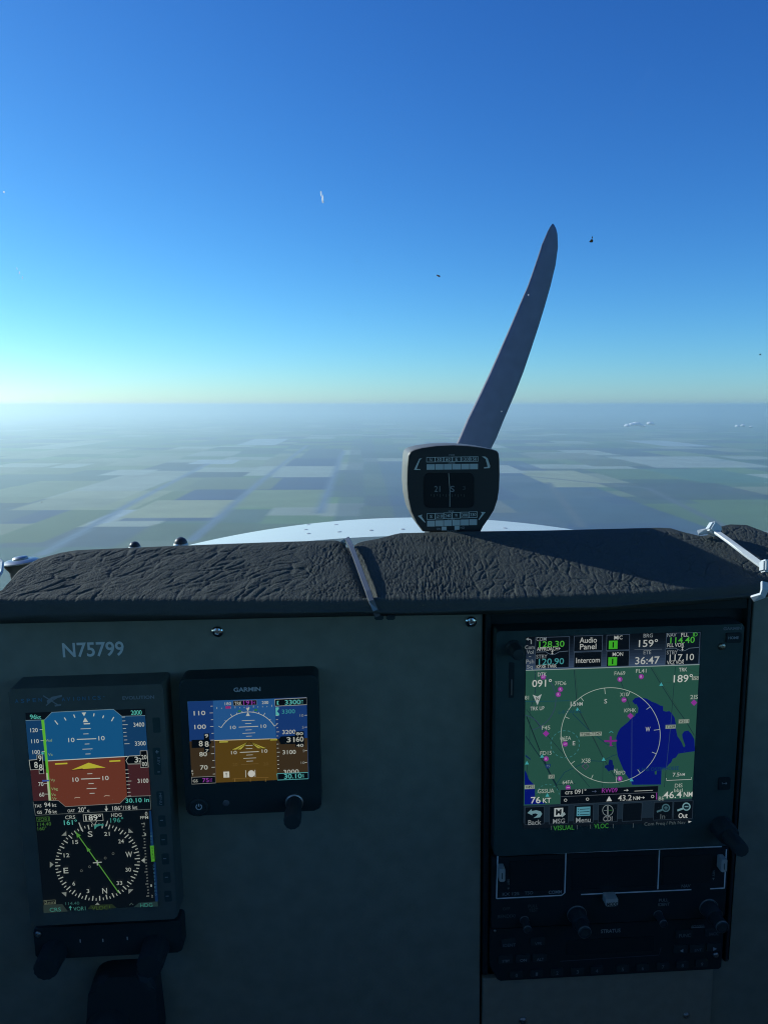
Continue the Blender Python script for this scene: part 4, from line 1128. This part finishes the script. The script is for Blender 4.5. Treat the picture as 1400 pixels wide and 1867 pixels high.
a.text('SBY', 124, 235, 30, 10, DM, 0.02, vert=True); a.poly([(118, 262), (130, 262), (124, 272)], DM); a.text('SBY', 1129, 192, 30, 10, DM, 0.02, vert=True); a.poly([(1122, 214), (1134, 214), (1128, 226)], DM)
kx.art('lettering', a)
def key(dev, name, px, py, hw, hh, w0, h, m):
    c = pan(px, py, w0 + h); s = (DP - w0 - h) / FPX
    return dev.prism(name, rounded([(c[0] - hw * s, c[1] - hh * s), (c[0] + hw * s, c[1] - hh * s), (c[0] + hw * s, c[1] + hh * s), (c[0] - hw * s, c[1] + hh * s)], 0.0007), w0 - 0.001, w0 + h, m, 0.0005), c
for x, y in ((95, 205), (1183, 158)):
    key(kx, 'push_button', *kp(x, y), 6.0, 14, W_R, 0.006, M_CREAM)
    aa = Art(lambda x_, y_: pan(x_, y_, W_R + 0.006), W_R + 0.0061, colors=paint); aa.ctx = (880, 1520, 2.692)
    aa.line([(x, y - 12), (x, y + 18)], 4, (30, 32, 32)); kx.art('button_mark', aa)
key(kx, 'push_button', *kp(633, 338), 12.5, 8.5, W_R, 0.007, M_CREAM)
aa = Art(lambda x_, y_: pan(x_, y_, W_R + 0.007), W_R + 0.0071, colors=paint); aa.ctx = (880, 1520, 2.692); aa.text('MODE', 634, 346, 52, 16, (40, 42, 42), 0.03); kx.art('button_mark', aa)
M_RINGM = mat('worn_ring', (0.22, 0.23, 0.23), 0.4, metal=0.5)
for x, y, r, h, r2, h2, txt in ((460, 396, 0.0064, 0.010, 0.0042, 0.008, 'PULL'), (1106, 362, 0.0062, 0.010, 0.0042, 0.010, 'PULL'), (858, 396, 0.0030, 0.004, 0.0026, 0.006, None), (203, 424, 0.0030, 0.004, 0.0026, 0.006, None)):
    c = pan(*kp(x, y), W_R)
    kk = kx.lathe('knob', c, W_R - 0.001, [(r, 0), (r, 0.0016), (r * .92, 0.002), (r * .9, h), (r * .8, h + 0.001), (r * .3, h + 0.0011)], M_KNOB, seg=48)
    kx.lathe('knob_ring', c, W_R - 0.0008, [(r * 1.05, 0), (r * 1.05, 0.0014), (r * 1.0, 0.0016), (r * .98, 0.001)], M_RINGM, parent=kk)
    kc = kx.lathe('inner_knob', c, W_R + h - 0.0005, [(r2, 0), (r2, h2), (r2 * .8, h2 + 0.0008), (r2 * .78, h2 + 0.0002)], M_KNOB, parent=kk, seg=40)
    kx.lathe('cap_ring', c, W_R + h + h2 - 0.0012, [(r2 * 1.04, 0), (r2 * 1.04, 0.0008), (r2 * .97, 0.0010), (r2 * .95, 0.0006)], M_RINGM, parent=kk)

# transponder
W_T = 0.005
to = rect([(893, 1692), (1320, 1674), (1311, 1768), (893, 1760)], W_T)
t_l = pan(893, 1700, W_T)[0]; t_r = pan(1318, 1700, W_T)[0]; t_t = pan(1100, 1684, W_T)[1]; t_b = pan(1100, 1778, W_T)[1]
trp = Dev('transponder', ((t_l + t_r) / 2, (t_t + t_b) / 2), 'slim black transponder with a numbered key row at the bottom of the stack', 'transponder')
trp.prism('faceplate', rounded([(t_l + 0.006, t_b), (t_r, t_b), (t_r, t_t), (t_l, t_t), (t_l, t_b + 0.012)], 0.0015), -0.003, W_T, M_RACK, 0.0008)
def tp(x, y): return (870 + x / 2.642, 1660 + y / 2.642)
key(trp, 'display_window', *tp(640, 170), 92, 17, W_T, 0.0004, mat('dark_window', (0.01, 0.01, 0.01), 0.12))
a = Art(lambda x, y: pan(x, y, W_T), W_T + 0.0013, colors=paint); a.ctx = (870, 1660, 2.642)
a.line([(395, 238), (870, 208), (880, 172)], 4, (60, 62, 70))
for t in (('STRATUS', 638, 92, 94, 17, (116, 122, 124)), ('IDENT', 152, 161, 60, 14, (84, 90, 92)), ('VFR', 291, 153, 34, 13, (84, 90, 92)), ('STBY', 136, 237, 36, 12, (100, 106, 108)), ('ON', 219, 233, 32, 12, (110, 116, 118)), ('ALT', 300, 229, 34, 13, (100, 106, 108)), ('FUNC', 994, 114, 56, 15, (84, 90, 92)), ('APPAREO', 1055, 68, 62, 9, (84, 90, 92)), ('BACK', 1131, 106, 44, 13, (74, 78, 80)), ('ENT', 1058, 184, 34, 12, (84, 90, 92))): a.text(*t, 0.02)
a.line([(1024, 77), (1090, 73)], 3, (110, 116, 118)); a.poly([(970, 188), (986, 179), (986, 195)], (130, 136, 138)); a.poly([(1130, 170), (1130, 188), (1148, 178)], (130, 136, 138))
trp.art('lettering', a)
k = 0
for ch, x, y in zip('0123456789', (188, 285, 384, 482, 575, 699, 795, 893, 987, 1080), (312, 306, 300, 295, 290, 283, 278, 270, 264, 258)):
    key(trp, 'key', *tp(x, y - 2), 13, 8, W_T, 0.0012, M_BLACK)
for x, y in ((150, 155), (291, 150), (136, 237), (219, 233), (300, 229), (994, 114), (1131, 106), (978, 187), (1058, 184), (1138, 178)):
    key(trp, 'key', *tp(x, y), 15 if x != 994 else 18, 9, W_T, 0.0009, M_BLACK)
a = Art(lambda x, y: pan(x, y, W_T + 0.0012), W_T + 0.0014, colors=paint); a.ctx = (870, 1660, 2.642)
for ch, x, y in zip('0123456789', (188, 285, 384, 482, 575, 699, 795, 893, 987, 1080), (312, 306, 300, 295, 290, 283, 278, 270, 264, 258)):
    a.text(ch, x, y, 11, 16, (88, 94, 96), 0.02)
trp.art('key_number', a)
dome_screw(trp, *tp(1146, 213), 6, M_STEEL, W_T); dome_screw(trp, *tp(84, 98), 3, M_STEEL, W_T)

# ------------------------------------------------------------------ control column at lower left
yk = Dev('control_column', pan(195, 1830), 'dark control column end with a collar below the tall flight display', 'control column')
c = pan(212, 1842)
blk = rounded(quad([(168, 1772), (284, 1766), (300, 1905), (160, 1910)], 0.01), 0.012)
yk.prism('housing', blk, 0.0, 0.016, M_KNOB, 0.006, seg=4)
yk.lathe('collar', c, 0.014, [(0.0150, 0), (0.0150, 0.008), (0.0135, 0.012), (0.0118, 0.014)], M_KNOB, seg=48)
yk.lathe('shaft', c, 0.025, [(0.0100, 0), (0.0100, 0.022), (0.0092, 0.0235), (0.0080, 0.018), (0.002, 0.0175)], M_RACK, seg=40)
yk.lathe('shaft_ring', c, 0.040, [(0.0112, 0), (0.0119, 0.001), (0.0119, 0.004), (0.0106, 0.005)], mat('worn_collar', (0.085, 0.105, 0.105), 0.5), seg=40)

# ------------------------------------------------------------------ padded glareshield
YF, YB = 0.445, 0.505
def elev(py): return PITCH + atan((py - CY) / FPX)
zF, zB = -YF * tan(elev(1082)), -YB * tan(elev(985))
slope = (zB - zF) / (YB - YF)
def on_pad(px, py):
    """pixel carried onto the sloping top of the pad"""
    d = ray(px, py)
    s = (zF - slope * YF) / (d.z - slope * d.y)
    return d * s
bx_ = [-80, -20, 5, 35, 70, 110, 140, 300, 480, 610, 622, 630, 640, 652, 662, 690, 720, 730, 860, 1000, 1200, 1222, 1245, 1275, 1288, 1305, 1330, 1360, 1400, 1440, 1480]
by_ = [1085, 1082, 1076, 1040, 1019, 1008, 1003, 996, 989, 985, 987, 996, 997, 990, 987, 982, 974, 972, 969, 967, 962, 963, 970, 977, 976, 962, 956, 957, 972, 990, 1000]
fx_ = [-80, 0, 300, 600, 900, 1000, 1120, 1225, 1300, 1360, 1400, 1480]
fy_ = [1088, 1088, 1088, 1090, 1086, 1082, 1078, 1072, 1066, 1062, 1058, 1050]
ex_ = [-80, 0, 300, 620, 880, 1090, 1250, 1370, 1480]
ey_ = [1136, 1134, 1128, 1121, 1117, 1110, 1100, 1088, 1078]
NX, NTOP = 1000, 110
padN = Vector((0, -slope, 1)).normalized()
pv = []
prow = []
def strap_dist(px, py):
    """distance in pixels from the strap that cinches the pad"""
    x = 634 + (py - 990) * 0.44
    return (px - x)
def wrinkle(p, px):
    q = Vector((p.x, p.y * 1.0, 0)) * 1000.0        # millimetres
    wv = noise.noise_vector(q / 26.0) * 5.0 + noise.noise_vector(q / 9.0) * 1.4
    r = min(1, max(0, (px - 560) / 300.0))
    ang = radians(38 + 34 * r)
    u = (q.x * cos(ang) + q.y * sin(ang)) + wv.x
    v = (-q.x * sin(ang) + q.y * cos(ang)) + wv.y
    st = 20.0 - 8 * r
    d, _ = noise.voronoi(Vector((u / st, v / 7.0, 0)))
    e1 = min(1.0, (d[1] - d[0]) / 0.16)
    d, _ = noise.voronoi(Vector((u / (st * .36), v / 2.8, 3.3)))
    e2 = min(1.0, (d[1] - d[0]) / 0.30)
    f1 = max(0.0, noise.noise(q / 23.0) * 0.9 + 0.55)
    f2 = max(0.0, noise.noise(q / 17.0 + Vector((9, 0, 0))) * 0.8 + 0.6)
    h = -(1 - e1) ** 1.3 * 0.00072 * f1 - (1 - e2) ** 1.3 * 0.00036 * f2
    h += noise.noise(q / 1.5) * 0.00012 + noise.noise(q / 0.7) * 0.00013
    return h + noise.noise(q / 12.0) * 0.0003 + 0.0006
# profile rows: back skirt, top, rolled front edge, front face, underside
for i in range(NX + 1):
    px = -70 + 1540 * i / NX
    yb = float(np.interp(px, bx_, by_)); yf = float(np.interp(px, fx_, fy_)); ye = float(np.interp(px, ex_, ey_))
    yf = max(yf, yb + 3)
    col = []
    B = on_pad(px, yb)
    if px > 1230:   # the swollen right end
        pass
    dr = 0.05 * min(1.0, max(0.12, (yf - yb) / 85.0))
    col.append(B + Vector((0, 0.012, -max(dr, 0.0125)))); col.append(B + Vector((0, 0.010, -0.012))); col.append(B + Vector((0, 0.005, -0.0032)))
    for j in range(NTOP + 1):
        t = j / NTOP
        py = yb + (yf - yb) * t
        p = on_pad(px, py)
        w = min(1, t * 12, 1)
        p = p + padN * (wrinkle(p, px) * w)
        sd = abs(strap_dist(px, py))
        p = p - padN * (0.0035 * math.exp(-(sd / 13.0) ** 2) * (0.25 + 0.75 * t))
        col.append(p)
    F = on_pad(px, yf)
    wv = wrinkle(F, px)
    E = at(px, ye, F.y - 0.004)
    r = 0.0055
    for k in range(1, 7):
        a_ = (pi / 2) * k / 6
        q = F + Vector((0, -r * sin(a_), -r * (1 - cos(a_)))) + padN * wv * max(0, 1 - k / 4)
        col.append(q)
    top = F + Vector((0, -r, -r))
    EE = Vector((E.x, F.y - r + 0.0015, E.z))
    for k in range(1, 9):
        t = k / 8
        q = top.lerp(EE, t)
        q.y -= 0.0022 * sin(pi * t) + noise.noise(Vector((px / 90.0, t * 2, 0))) * 0.0012
        q.z += noise.noise(Vector((px / 140.0, 7, 0))) * 0.0009 * t
        col.append(q)
    col.append(EE + Vector((0, 0.005, -0.0025))); col.append(EE + Vector((0, 0.030, 0.001)))
    prow.append(col)
ncol = len(prow[0])
pv = [v for c_ in prow for v in c_]
pf = []
for i in range(NX):
    for j in range(ncol - 1):
        pf.append((i * ncol + j, i * ncol + j + 1, (i + 1) * ncol + j + 1, (i + 1) * ncol + j))
pme = bpy.data.meshes.new('glareshield')
pme.from_pydata(pv, [], pf)
pme.update()
M_PAD = mat('wrinkled_vinyl', (0.068, 0.078, 0.074), 0.75, spec=0.25, bump=(1100, 0.6, 0.0007))
pad = link_mesh('glareshield', pme, M_PAD, smooth=True)
tag(pad, 'black wrinkled vinyl glareshield padding along the top of the panel', 'glareshield')
# the deck behind it, out to the windshield
bm = bmesh.new()
add_ = [(-0.55, 0.545, -0.150), (0.60, 0.545, -0.150), (0.60, 0.66, -0.19), (0.42, 0.95, -0.235), (0.03, 1.04, -0.245), (-0.36, 0.95, -0.235), (-0.55, 0.66, -0.19)]
vt_ = [bm.verts.new(p) for p in add_]; vb_ = [bm.verts.new((p[0], p[1], p[2] - 0.01)) for p in add_]
bm.faces.new(vt_); bm.faces.new(vb_[::-1])
for i in range(7):
    bm.faces.new((vt_[i], vb_[i], vb_[(i + 1) % 7], vt_[(i + 1) % 7]))
from_bm('deck', bm, mat('deck_black', (0.02, 0.02, 0.022), 0.8), pad)

# cable ties
M_DTIE = mat('dark_nylon', (0.16, 0.17, 0.18), 0.18, spec=0.8, coat=0.7)
M_WTIE = mat('white_nylon', (0.62, 0.66, 0.68), 0.4, spec=0.5)
up = padN
def strap_obj(name, pts, width, m, parent=None):
    bm = bmesh.new()
    nr = []
    for i in range(len(pts)):
        nr.append(Vector((0, -0.75, 0.66)) if i < len(pts) - 2 else Vector((0, -1, 0.1)))
    add_strap(bm, pts, width, 0.0016, nr)
    return from_bm(name, bm, m, parent)
def lift(px, py, h): return on_pad(px, py) + padN * h
t1 = strap_obj('cable_tie', [lift(622, 1003, -0.006) + Vector((0, .01, 0)), lift(626, 991, 0.0015), lift(633, 990, 0.0034), lift(641, 1006, 0.0036), lift(652, 1035, 0.0034), lift(662, 1062, 0.003), lift(671, 1084, 0.0022), at(677, 1096, YF - 0.0085), at(684, 1112, YF - 0.0100), at(688, 1123, YF - 0.0080)], 0.0035, M_DTIE)
tag(t1, 'shiny dark strap cinched round the glareshield left of the compass', 'cable tie', 'ties around the glareshield')
bm = bmesh.new()
for px in (691, 712):
    c = at(px, 1123, YF - 0.004)
    bmesh.ops.create_cube(bm, size=1, matrix=Matrix.Translation(c) @ Matrix.Diagonal((0.0052, 0.008, 0.0030, 1)))
bmesh.ops.bevel(bm, geom=list(bm.edges), offset=0.0006, segments=2, affect='EDGES')
from_bm('clasp', bm, M_KNOB, t1)
hA, hB = lift(1297, 979, 0.006), lift(1393, 1056, 0.009)
t2 = empty('cable_tie', Matrix.Translation(hA), 'white nylon tie with two square heads at the right end of the glareshield', 'cable tie', 'ties around the glareshield')
def rel(pts): return [p - hA for p in pts]
strap_obj('strap', rel([lift(1302, 984, 0.006), lift(1325, 1003, 0.0068), lift(1355, 1028, 0.0074), lift(1388, 1054, 0.0078)]), 0.0039, M_WTIE, t2)
strap_obj('strap', rel([at(1393, 1062, YF - 0.004), at(1393, 1076, YF - 0.008), at(1389, 1086, YF - 0.008), at(1371, 1092, YF - 0.004)]), 0.0040, M_WTIE, t2)
def tie_head(c, s, rz, name):
    bm = bmesh.new()
    M = Matrix.Translation(c - hA) @ Matrix.Rotation(rz, 4, 'Y') @ Matrix.Rotation(radians(-20), 4, 'X') @ Matrix.Diagonal((s[0], s[1], s[2], 1))
    bmesh.ops.create_cube(bm, size=1, matrix=M)
    bmesh.ops.bevel(bm, geom=list(bm.edges), offset=0.0011, segments=3, affect='EDGES')
    from_bm(name, bm, M_WTIE, t2, smooth=False)
tie_head(hA, (0.0082, 0.006, 0.0078), radians(38), 'head'); tie_head(hB, (0.0082, 0.007, 0.0076), radians(8), 'head')
strap_obj('tail', rel([lift(1270, 978, 0.003), lift(1282, 979, 0.0042), lift(1296, 980, 0.005)]), 0.0036, M_WTIE, t2)
t3 = strap_obj('cable_tie', [at(-30, 1002, 0.50), at(-14, 1012, 0.495), at(2, 1027, 0.487), at(0, 1044, 0.478), at(-14, 1066, 0.465)], 0.0040, M_WTIE)
tag(t3, 'pale strap end at the far left edge beside the glareshield corner', 'cable tie', 'ties around the glareshield')

# round fastener plate at far left
fc = at(38, 1020, 0.51)
fp = empty('fastener', Matrix.Translation(fc) @ Matrix.Rotation(radians(-6), 4, 'Y'), 'round silver plate with a domed screw at the far left corner', 'fastener')
lathe_obj('base', (0, 0, -0.03), [(0.007, 0), (0.008, 0.022), (0.0115, 0.0275)], M_STEEL, fp)
lathe_obj('plate', (0, 0, 0), [(0.0112, -0.003), (0.0118, -0.0022), (0.0118, -0.0014), (0.0095, -0.0002), (0.0070, 0.0002)], M_STEEL, fp, seg=40)
lathe_obj('screw', (0, 0, 0.0001), [(0.0050, 0), (0.0050, 0.0010), (0.0040, 0.0018), (0.0015, 0.0021)], M_STEEL, fp, seg=24)
# two dark domes just behind the glareshield
M_DOME = mat('dark_dome', (0.05, 0.05, 0.055), 0.4)
for px, py, r, lb in ((246, 995, 0.0040, 'smaller dark dome cap showing over the glareshield edge at left'), (330, 989, 0.0048, 'larger dark shiny dome cap just left of the white cowling')):
    c = at(px, py, 0.56)
    e_ = empty('dome_cap', Matrix.Translation(c), lb, 'cap', 'dome caps behind the glareshield')
    lathe_obj('rim', (0, 0, -0.05), [(r * 1.15, 0), (r * 1.15, 0.0485), (r * 1.05, 0.0495)], M_STEEL, e_, seg=24)
    lathe_obj('dome', (0, 0, -0.0006), [(r, 0), (r * .97, r * .25), (r * .85, r * .52), (r * .6, r * .78), (r * .3, r * .92), (r * .05, r * .96)], M_DOME, e_, seg=24)

# ------------------------------------------------------------------ magnetic compass
YC = 0.531
CM = (Matrix.Rotation(radians(4.5), 3, 'Z') @ Matrix.Rotation(radians(90), 3, 'X'))   # local x right, y up, z toward the viewer
CC = at(826, 968, YC)
def cmp_uv(px, py, w=0.0):
    d = ray(px, py)
    nrm = CM @ Vector((0, 0, 1))
    o0 = CC + nrm * w
    s = o0.dot(nrm) / d.dot(nrm)
    q = CM.transposed() @ (d * s - CC)
    return (q.x, q.y)
cmpo = empty('magnetic_compass', Matrix.Translation(CC) @ CM.to_4x4(), 'black magnetic compass with correction cards standing on the glareshield', 'compass')
out = [(255, 290), (275, 255), (320, 232), (400, 211), (560, 189), (740, 182), (900, 190), (1050, 209), (1165, 231), (1208, 246), (1226, 272), (1231, 330), (1234, 500), (1228, 660), (1212, 770), (1175, 880), (1120, 965), (1060, 1050), (1030, 1110), (415, 1110), (345, 1015), (285, 895), (252, 750), (240, 600), (244, 420)]
ol = [cmp_uv(700 + x / 5.8333, 780 + y / 5.8333) for x, y in out]
bm = bmesh.new()
cxm = sum(p[0] for p in ol) / len(ol); cym = sum(p[1] for p in ol) / len(ol)
rows = []
for w, k in ((-0.046, 0.86), (-0.044, 0.93), (-0.038, 0.985), (-0.026, 1.0), (-0.004, 1.0), (-0.0012, 0.992), (-0.0006, 0.975)):
    rows.append([bm.verts.new((cxm + (p[0] - cxm) * k, cym + (p[1] - cym) * k, w)) for p in ol])
n = len(ol)
for i in range(len(rows) - 1):
    for j in range(n):
        l_ = (j + 1) % n
        bm.faces.new((rows[i][j], rows[i][l_], rows[i + 1][l_], rows[i + 1][j]))
bm.faces.new(rows[-1]); bm.faces.new(rows[0][::-1])
from_bm('case', bm, mat('compass_case', (0.19, 0.185, 0.165), 0.5, bump=(120, 0.2, 0.001), mottled=(40, 0.25)), cmpo, smooth=True).data.set_sharp_from_angle(angle=radians(40))
bm = bmesh.new()
add_prism(bm, [(cxm + (p[0] - cxm) * .985, cym + (p[1] - cym) * .985) for p in ol], -0.0012, 0.0, 0.0006)
M_FACE = mat('compass_face', (0.020, 0.023, 0.026), 0.5, bump=(1200, 0.1, 0.0002))
from_bm('faceplate', bm, M_FACE, cmpo)
win = rounded([cmp_uv(700 + x / 5.8333, 780 + y / 5.8333) for x, y in ((425, 850), (955, 850), (955, 475), (425, 480))], 0.004)
bm = bmesh.new(); add_prism(bm, win, -0.0005, 0.0006, 0.0005)
from_bm('window', bm, mat('compass_glass', (0.010, 0.014, 0.018), 0.35, spec=0.2), cmpo)
cards = [Art(lambda x, y: cmp_uv(x, y, 0.0003), 0.0003, colors=paint) for _ in range(2)]
for c_ in cards: c_.ctx = (700, 780, 5.8333)
CW = (158, 164, 160); CD = (135, 140, 138)
for y0, y1, x0, x1, names, ys, ye_ in ((306, 362, 450, 1000, ('N', '30', '60', 'E', '120', '150'), 384, 446), (904, 972, 455, 990, ('S', '210', '240', 'W', '300', '330'), 984, 1050)):
    tl = 8 if y0 < 500 else 20
    a = cards[0 if y0 < 500 else 1]
    for k, s in enumerate(names):
        xa = x0 + (x1 - x0) * k / 6; xb = x0 + (x1 - x0) * (k + 1) / 6
        yo = -tl * (k / 5.0) * (0.9 if y0 < 500 else 1.0)
        a.frame(xa, y0 + 6 + yo, xb, y1 + 4 + yo, 5, CW)
        a.text(s, (xa + xb) / 2, (y0 + y1) / 2 + 5 + yo, 26 if len(s) == 1 else (48 if len(s) == 2 else 62), 32, CW, 0.006)
        a.box(xa + 3, ys + 4 + yo * .8, xb - 3, ye_ + yo * .8, (148, 156, 154))
for x, y, s in ((722, 290, 'FOR'), (718, 375, 'STEER'), (714, 888, 'FOR'), (712, 974, 'STEER')):
    a = cards[0 if y < 500 else 1]
    a.text(s, x, y, 60 if s == 'FOR' else 74, 16, CD)
for q in (((404, 322), (375, 328), (318, 447), (388, 448), (386, 440), (346, 436), (382, 342)), ((1040, 304), (1076, 306), (1100, 325), (1127, 405), (1122, 428), (1062, 432), (1062, 418), (1100, 414), (1078, 332)), ((358, 936), (404, 922), (400, 944), (440, 1004), (432, 1008)), ((1028, 894), (1078, 896), (1010, 980), (1002, 976), (1040, 912))):
    a = cards[0 if q[0][1] < 500 else 1]
    tri_poly(list(q), CW)
a = cards[1]
a.box(612, 1050, 664, 1090, CW); a.box(748, 1044, 800, 1084, CW); a.text('ON', 580, 1074, 44, 22, CD); a.text('NO', 832, 1062, 46, 22, CD); a.text('RADIO', 722, 1100, 100, 18, CD)
for c_ in cards: c_.build('correction_card', cmpo)
a = Art(lambda x, y: cmp_uv(x, y, 0.0007), 0.0007, colors=paint); a.ctx = (700, 780, 5.8333)
a.line([(686, 480), (692, 560), (699, 660), (698, 840)], 5, (150, 158, 156))
a.text('21', 566, 650, 62, 62, (92, 100, 102), 0.01); a.text('S', 726, 650, 44, 62, (98, 106, 108), 0.01); a.text('3', 850, 640, 30, 40, (52, 60, 64))
for k in range(12): a.line([(500 + k * 32, 706), (500 + k * 32, 738 if k % 2 else 726)], 7, (46, 54, 56))
a.build('compass_card', cmpo)
bm = bmesh.new()
c0 = cmp_uv(826, 968)
bmesh.ops.create_cube(bm, size=1, matrix=Matrix.Translation((cxm, ol[18][1] - 0.022, -0.024)) @ Matrix.Diagonal((0.034, 0.050, 0.030, 1)))
bmesh.ops.bevel(bm, geom=list(bm.edges), offset=0.003, segments=2, affect='EDGES')
from_bm('bracket', bm, M_FACE, cmpo)
